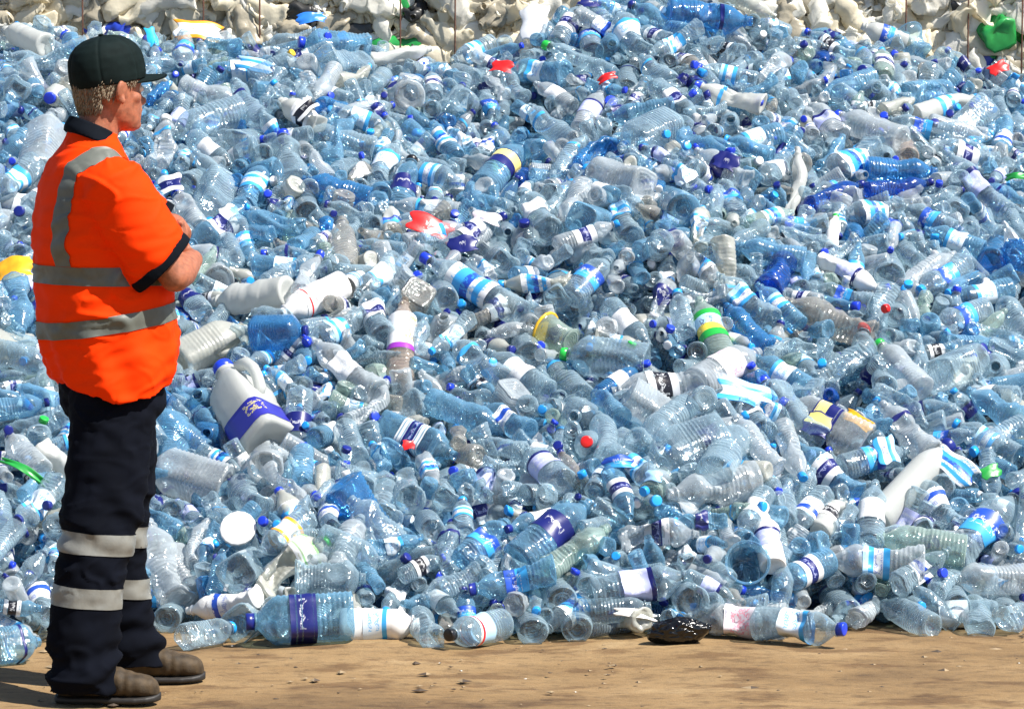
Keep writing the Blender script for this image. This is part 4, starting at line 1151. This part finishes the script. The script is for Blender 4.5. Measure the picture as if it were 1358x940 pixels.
SCR = [ # x y w h angle label-material plain-colour label
 (262, 50, 56, 28, -8, 'or', "orange-edged white wrapper lying on the heap's crest above the worker's cap brim"),
 (712, 38, 34, 50, 12, 'wh', "crumpled white plastic scrap standing up on the crest in front of the bales"),
 (567, 309, 52, 26, -28, 'rc', "bright red torn label with white print lying mid-heap"),
 (668, 97, 26, 16, -10, 'RED', "small red scrap lying beside the pale blue bottle near the crest"),
 (20, 366, 52, 30, 14, 'ORA', "orange-yellow flat wrapper on the heap behind the worker's back"),
 (412, 33, 34, 14, 8, 'BLU', "flat blue scrap on the crest above the worker's cap brim"),
 (200, 58, 12, 26, 10, 'CYA', "cyan strip of film just behind the front of the worker's cap"),
 (340, 95, 44, 18, -14, 'cw', "cyan and white torn label near the crest beyond the worker's face"),
 (407, 153, 30, 18, 50, 'bk', "black and white torn label high on the slope facing the worker"),
 (645, 298, 34, 16, -15, 'pk', "pale torn label with pink print lying next to the bright red label"),
 (613, 333, 34, 22, 8, 'nv', "navy torn label below the bright red label"),
 (963, 223, 30, 22, -25, 'nv', "dark navy square label high on the slope above the green-labelled bottle"),
 (1323, 99, 24, 14, 30, 'RED', "red crumpled scrap at the low shoulder of the crest beside the bales"),
 (1348, 243, 24, 8, 4, 'GRN', "thin green strip of film at the heap's outer edge below the red scrap"),
 (808, 112, 22, 10, 30, 'RED', "small red strip below the long clear bottle with a green cap"),
 (985, 532, 70, 34, -22, 'cw', "torn white and cyan sleeve below the pink-printed bottle"),
 (820, 622, 36, 16, 6, 'bb', "bright blue and white torn label next to the biggest crushed clear jug"),
 (1082, 572, 34, 30, -25, 'yn', "yellow and navy square label stuck on the big scuffed bottle"),
 (1140, 566, 40, 14, -30, 'ORA', "orange strip of label tucked beside the big scuffed bottle"),
 (1310, 634, 26, 16, 20, 'GRN', "dark green crumpled scrap above the navy-capped bottle at the heap's edge"),
 (838, 823, 50, 10, -14, 'WHI', "curved white plastic strip lying above the black bag"),
 (230, 253, 28, 24, 20, 'nw', "navy and white torn label above the worker's crossed arms"),
 (303, 291, 22, 22, 25, 'wh', "small white square label beyond the worker's elbow"),
 (780, 13, 26, 14, 0, 'nv', "navy torn label on the very crest in front of the bales"),
 (540, 599, 14, 12, 0, 'RED', "tiny red scrap under the blue-ended water jug"),
 (1262, 625, 60, 30, -40, 'sw', "blue and white swirl-printed scrap next to the slim white bottle"),
 (30, 632, 60, 9, -35, 'GRN', "narrow green film strip behind the worker's knee"),
 (1172, 606, 24, 34, 10, 'cw', "small cyan and white label above the slim white bottle's base"),
 (870, 640, 20, 14, 0, 'KC', "pale blue scrap beneath the biggest crushed clear jug"),
]
flat = {'RED': simple("red_film", (.78, .02, .02), .35), 'ORA': simple("orange_film", (.88, .42, .02), .35), 'BLU': simple("blue_film", (.03, .20, .72), .35), 'CYA': simple("cyan_film", (.03, .45, .85), .35),
        'GRN': simple("green_film", (.02, .30, .05), .35), 'WHI': simple("white_film", (.82, .82, .80), .35), 'KC': simple("pale_blue_film", (.35, .6, .85), .35)}
for i, (x, y, w, h, ang, mt, lab) in enumerate(SCR):
    M, s_ = place_on_heap(x, y, .045, ang, random.Random(i).uniform(-.4, .4)); V, F, UV = crumple(w/s_*1.1, h/s_*1.15, i+3)
    UV = UV[:, ::-1] if w < h else UV
    me = mesh_from("label_scrap", V, F, [flat[mt] if mt in flat else LAB[mt][0]], uv=UV)
    o = link("label_scrap", me); o.matrix_world = M; tag(o, lab, "plastic scrap", "torn labels and film on the heap")
def bag(name, px, py, w, h, d, mat, seed, amp, lab, cat, lift=0, ang=0, sub=5, fine=1.0):
    bm = bmesh.new(); bmesh.ops.create_icosphere(bm, subdivisions=sub, radius=1.0)
    M, s_ = place_on_heap(px, py, lift, ang); a, b = w/s_/2, h/s_/2; off = Vector((seed*3.1, 0, 0))
    for v in bm.verts:
        n = v.co.copy(); q = n+.35*Vector((mn.noise(n*1.5+off), mn.noise(n*1.5+off*2), mn.noise(n*1.5+off*3)))
        f = 1+amp*.55*mn.noise(n*1.4+off)-amp*.35*abs(mn.noise(q*2.6+off))-amp*.16*abs(mn.noise(q*6+off))
        v.co = Vector((n.x*a*f, n.y*b*f, n.z*d*f+d*amp*(.9*abs(mn.noise(q*3.0+off*2))+.45*fine*abs(mn.noise(q*7+off))+.2*fine*mn.noise(q*15))*(1 if n.z > 0 else .2)))
    me = bpy.data.meshes.new(name); bm.to_mesh(me); bm.free(); me.materials.append(mat); me.polygons.foreach_set("use_smooth", [True]*len(me.polygons))
    o = link(name, me); o.matrix_world = M; tag(o, lab, cat); return o
filmm = pet("crinkled_clear_film", (.86, .88, .88), (.66, .68, .67), .30, .92, .20, .15)
# bag("plastic_film", 925, 608, 150, 92, .055, filmm, 2, .9, "large crumpled sheet of clear plastic film in the lower middle of the heap", "plastic film", .03, -10, fine=.35)
bag("plastic_bag", 900, 842, 84, 34, .055, simple("black_bag_film", (.006, .006, .007), .16, 30, .3, .3, 25, .004), 9, .28, "shiny black crumpled plastic bag on the ground at the heap's foot", "plastic bag", .02, 6, fine=.6)
bag("plastic_bag", 1350, 345, 50, 46, .05, PET['B'], 11, .6, "bright blue crumpled plastic bag at the heap's outer edge", "plastic bag", .03, 0)
CAPS = [(435, 57, 'r'), (293, 101, 'n'), (920, 95, 'r'), (1006, 145, 'r'), (918, 133, 'r'), (910, 203, 'c'), (883, 187, 'c'), (1065, 68, 'n'), (1199, 152, 'n'), (1171, 163, 'r'), (1258, 160, 'n'), (1238, 172, 'n'),
        (603, 293, 'r'), (888, 445, 'r'), (837, 466, 'G'), (1173, 418, 'R'), (1203, 386, 'c'), (1301, 470, 'n'), (460, 605, 'n'), (497, 561, 'r'), (13, 579, 'n'), (60, 566, 'G'), (854, 660, 'c'), (1010, 680, 'c'), (1248, 768, 'r'), (387, 80, 'y'), (65, 679, 'n'), (653, 490, 'c'), (497, 150, 'n'), (740, 600, 'n'), (350, 700, 'r')]
CAP_THINGS = []
for i, (x, y, c) in enumerate(CAPS):
    M, s_ = place_on_heap(x, y, .042, 0, 0); rs = random.Random(i)
    me = get_mesh('cap', 's', 99, 0.0)
    o = link("bottle_cap", me); o.matrix_world = M @ Matrix.Rotation(rs.uniform(-.9, .9), 4, 'X') @ Matrix.Rotation(rs.uniform(-.9, .9), 4, 'Y') @ Matrix.Scale(.98, 4) @ Matrix.Translation((0, 0, -.10))
    o.material_slots[0].link = 'OBJECT'; o.material_slots[0].material = CAPM[c]; CAP_THINGS.append((o, x, y, c))

# ------------------------------------------------------------------ what each bottle is called: its look, and the findable things it lies by
LM = [(150, 80, "the worker's cap"), (245, 350, "the worker's elbow"), (215, 470, "the worker's shirt hem"), (205, 640, "the worker's knees"), (245, 880, "the worker's shoes"), (30, 330, "the orange-yellow wrapper"), (40, 620, "the narrow green strip"),
      (412, 398, "the red-printed white bottle"), (328, 540, "the big white milk bottle"), (530, 450, "the juice bottle"), (943, 437, "the green-labelled bottle"), (900, 842, "the black bag"),
      (567, 309, "the bright red label"), (262, 50, "the orange-edged wrapper"), (712, 38, "the white crest scrap"), (908, 598, "the biggest crushed clear jug"), (1090, 570, "the big scuffed bottle"), (1210, 640, "the slim white bottle"),
      (1110, 258, "the deep blue bottles"), (1195, 228, "the deep blue bottles"), (400, 822, "the big blue jug"), (730, 708, "the slanted blue jug"), (390, 742, "the frosted bottle"), (1210, 63, "the blue cup"), (667, 222, "the yellow and navy bottle"),
      (940, 25, "the blue crest bottle"), (625, 380, "the swirl-striped bottle"), (560, 585, "the blue-ended jug"), (1173, 418, "the red cap"), (739, 446, "the yellow-rimmed tub"), (962, 488, "the pink-printed bottle"),
      (668, 97, "the small red scrap"), (1323, 99, "the red crumpled scrap"), (1350, 345, "the blue crumpled bag"), (782, 585, "the red-capped bottle"), (317, 710, "the white-lidded tub"), (500, 828, "the white end-piece"), (985, 822, "the pink-marked bottle"), (1315, 700, "the long bottle at the edge"),
      (963, 223, "the navy square label"), (805, 475, "the big ribbed jug"), (455, 335, "the smoky bottle"), (407, 153, "the black and white label"), (873, 514, "the black-labelled bottle"), (1058, 250, "the upright white bottle"), (1130, 365, "the lavender-labelled white bottle"), (1125, 215, "the swirl-labelled bottle")]
TW = {'c': "clear", 'q': "scuffed clear", 'b': "pale blue", 'B': "blue", 'D': "deep blue", 'g': "pale green", 't': "smoky", 'p': "peach-tinted", 'w': "milky white", 'W': "opaque white", 'f': "frosted", 'K': "black", 'G': "green"}
CW = {'n': "navy-capped", 'r': "royal-blue-capped", 'c': "cyan-capped", 'w': "white-capped", 'k': "black-capped", 'G': "green-capped", 'R': "red-capped", 'y': "yellow-rimmed"}
NOUN = {'s': "small bottle", 'r': "ribbed bottle", 'l': "large bottle", 'd': "smooth bottle", 'h': "plain bottle", 'j': "water jug", 'm': "milk bottle", 'u': "tub"}
used = set(o["label"].lower() for o in bpy.data.objects if o.get("label"))
def wc(s): return len(s.replace('-', ' ').split())
def relations(x, y):
    near = [m for m in sorted(LM, key=lambda m: math.hypot(m[0]-x, m[1]-y)) if math.hypot(m[0]-x, m[1]-y) > 17]; out = []
    for m in near[:4]:
        dx, dy = x-m[0], y-m[1]; far = math.hypot(dx, dy); adv = "just " if far < 75 else ""
        rel = ("above" if dy < 0 else "below") if abs(dy) > abs(dx)*.8 else "beside"
        to = [(q, ((q[0]-m[0])*dx+(q[1]-m[1])*dy)/(far*math.hypot(q[0]-m[0], q[1]-m[1])+1e-6)) for q in near[:9] if q[2] != m[2]]
        to = [q for q, c in sorted(to, key=lambda t: -t[1]) if c > .6]
        for q in to[:2]: out.append(f"{adv}{rel} {m[2]} towards {q[2]}")
    for m in near[:4]:
        dx, dy = x-m[0], y-m[1]; far = math.hypot(dx, dy); adv = "just " if far < 75 else ""
        out.append(f"{adv}{('above' if dy < 0 else 'below') if abs(dy) > abs(dx)*.8 else 'beside'} {m[2]}")
    return out
def describe(b, root, x, y):
    seed, amt = var_of(b.get('n', 0), b['k']); u = b['u']; tint = TW[b['tint']]; noun = NOUN[b['k']]
    cap_ = CW.get(b['cap'] if b['cap'] in CW else 'w', '')+' ' if b['cap'] != '.' else ''
    lab = " with "+LAB[b['lab']][2] if b['lab'] != '.' else ''
    pose = " base-out" if b['mode'] == 'b' or u[1] > .75 else " mouth-out" if (b['mode'] == 'n' or u[1] < -.75) else (" flat" if abs(u[2]) < .25 else (" upright" if u[2] > .6 else (" upside-down" if u[2] < -.6 else " tilted")))
    cr = "crushed " if amt >= 1.1 else ""
    base = [f"{cap_}{tint} {noun}{lab},", f"{cap_}{tint} {noun}{lab}, lying{pose},", f"{cr}{cap_}{tint} {noun}{lab}, lying{pose},"]
    fb = [f"{tint} {noun},", f"{cap_}{tint} {noun},", f"{cap_}{tint} {noun}, lying{pose},", f"{cr}{cap_}{tint} {noun},"]
    for rel in relations(x, y):
        for s in [base[2], base[1], base[0]]+fb[::-1]:
            t = (s+" "+rel).replace(" upright,", " upright,").replace("lying upright", "standing upright").replace("lying upside-down", "standing upside-down").strip()
            if 4 <= wc(t) <= 16 and t.lower() not in used: return t
    return None
nolab = 0
for root, n in THINGS:
    b = B[n]; b['n'] = n; x, y, _d = [float(v) for v in project(b['c'])]
    t = describe(b, root, x, y)
    if t is None:
        for extra in ("half-buried ", "dusty ", "dented ", "sunlit "):
            b2 = dict(b); t0 = None
            rel = relations(x, y)
            for r_ in rel:
                t0 = f"{extra}{TW[b['tint']]} {NOUN[b['k']]}, {r_}"
                if t0.lower() not in used and wc(t0) <= 16: t = t0; break
            if t: break
    if t is None: t = f"{TW[b['tint']]} {NOUN[b['k']]} lying among the others"; nolab += 1
    used.add(t.lower()); nm = BODYNAME[b['k']]; tag(root, t, CATN[nm], GRP[nm])
CCOL = {'n': "navy", 'r': "royal blue", 'c': "cyan", 'w': "white", 'k': "black", 'G': "green", 'R': "red", 'y': "yellow"}
for o, x, y, c in CAP_THINGS:
    t = None
    for rel in relations(x, y):
        for pre in (f"loose {CCOL[c]} bottle cap", f"small round {CCOL[c]} cap lying loose"):
            q = f"{pre} {rel.replace('at the red cap', 'in the upper right slope').replace('upper right', 'outer upper')}"
            if q.lower() not in used and wc(q) <= 16: t = q; break
        if t: break
    used.add(t.lower()); tag(o, t, "bottle cap", "loose bottle caps on the heap")
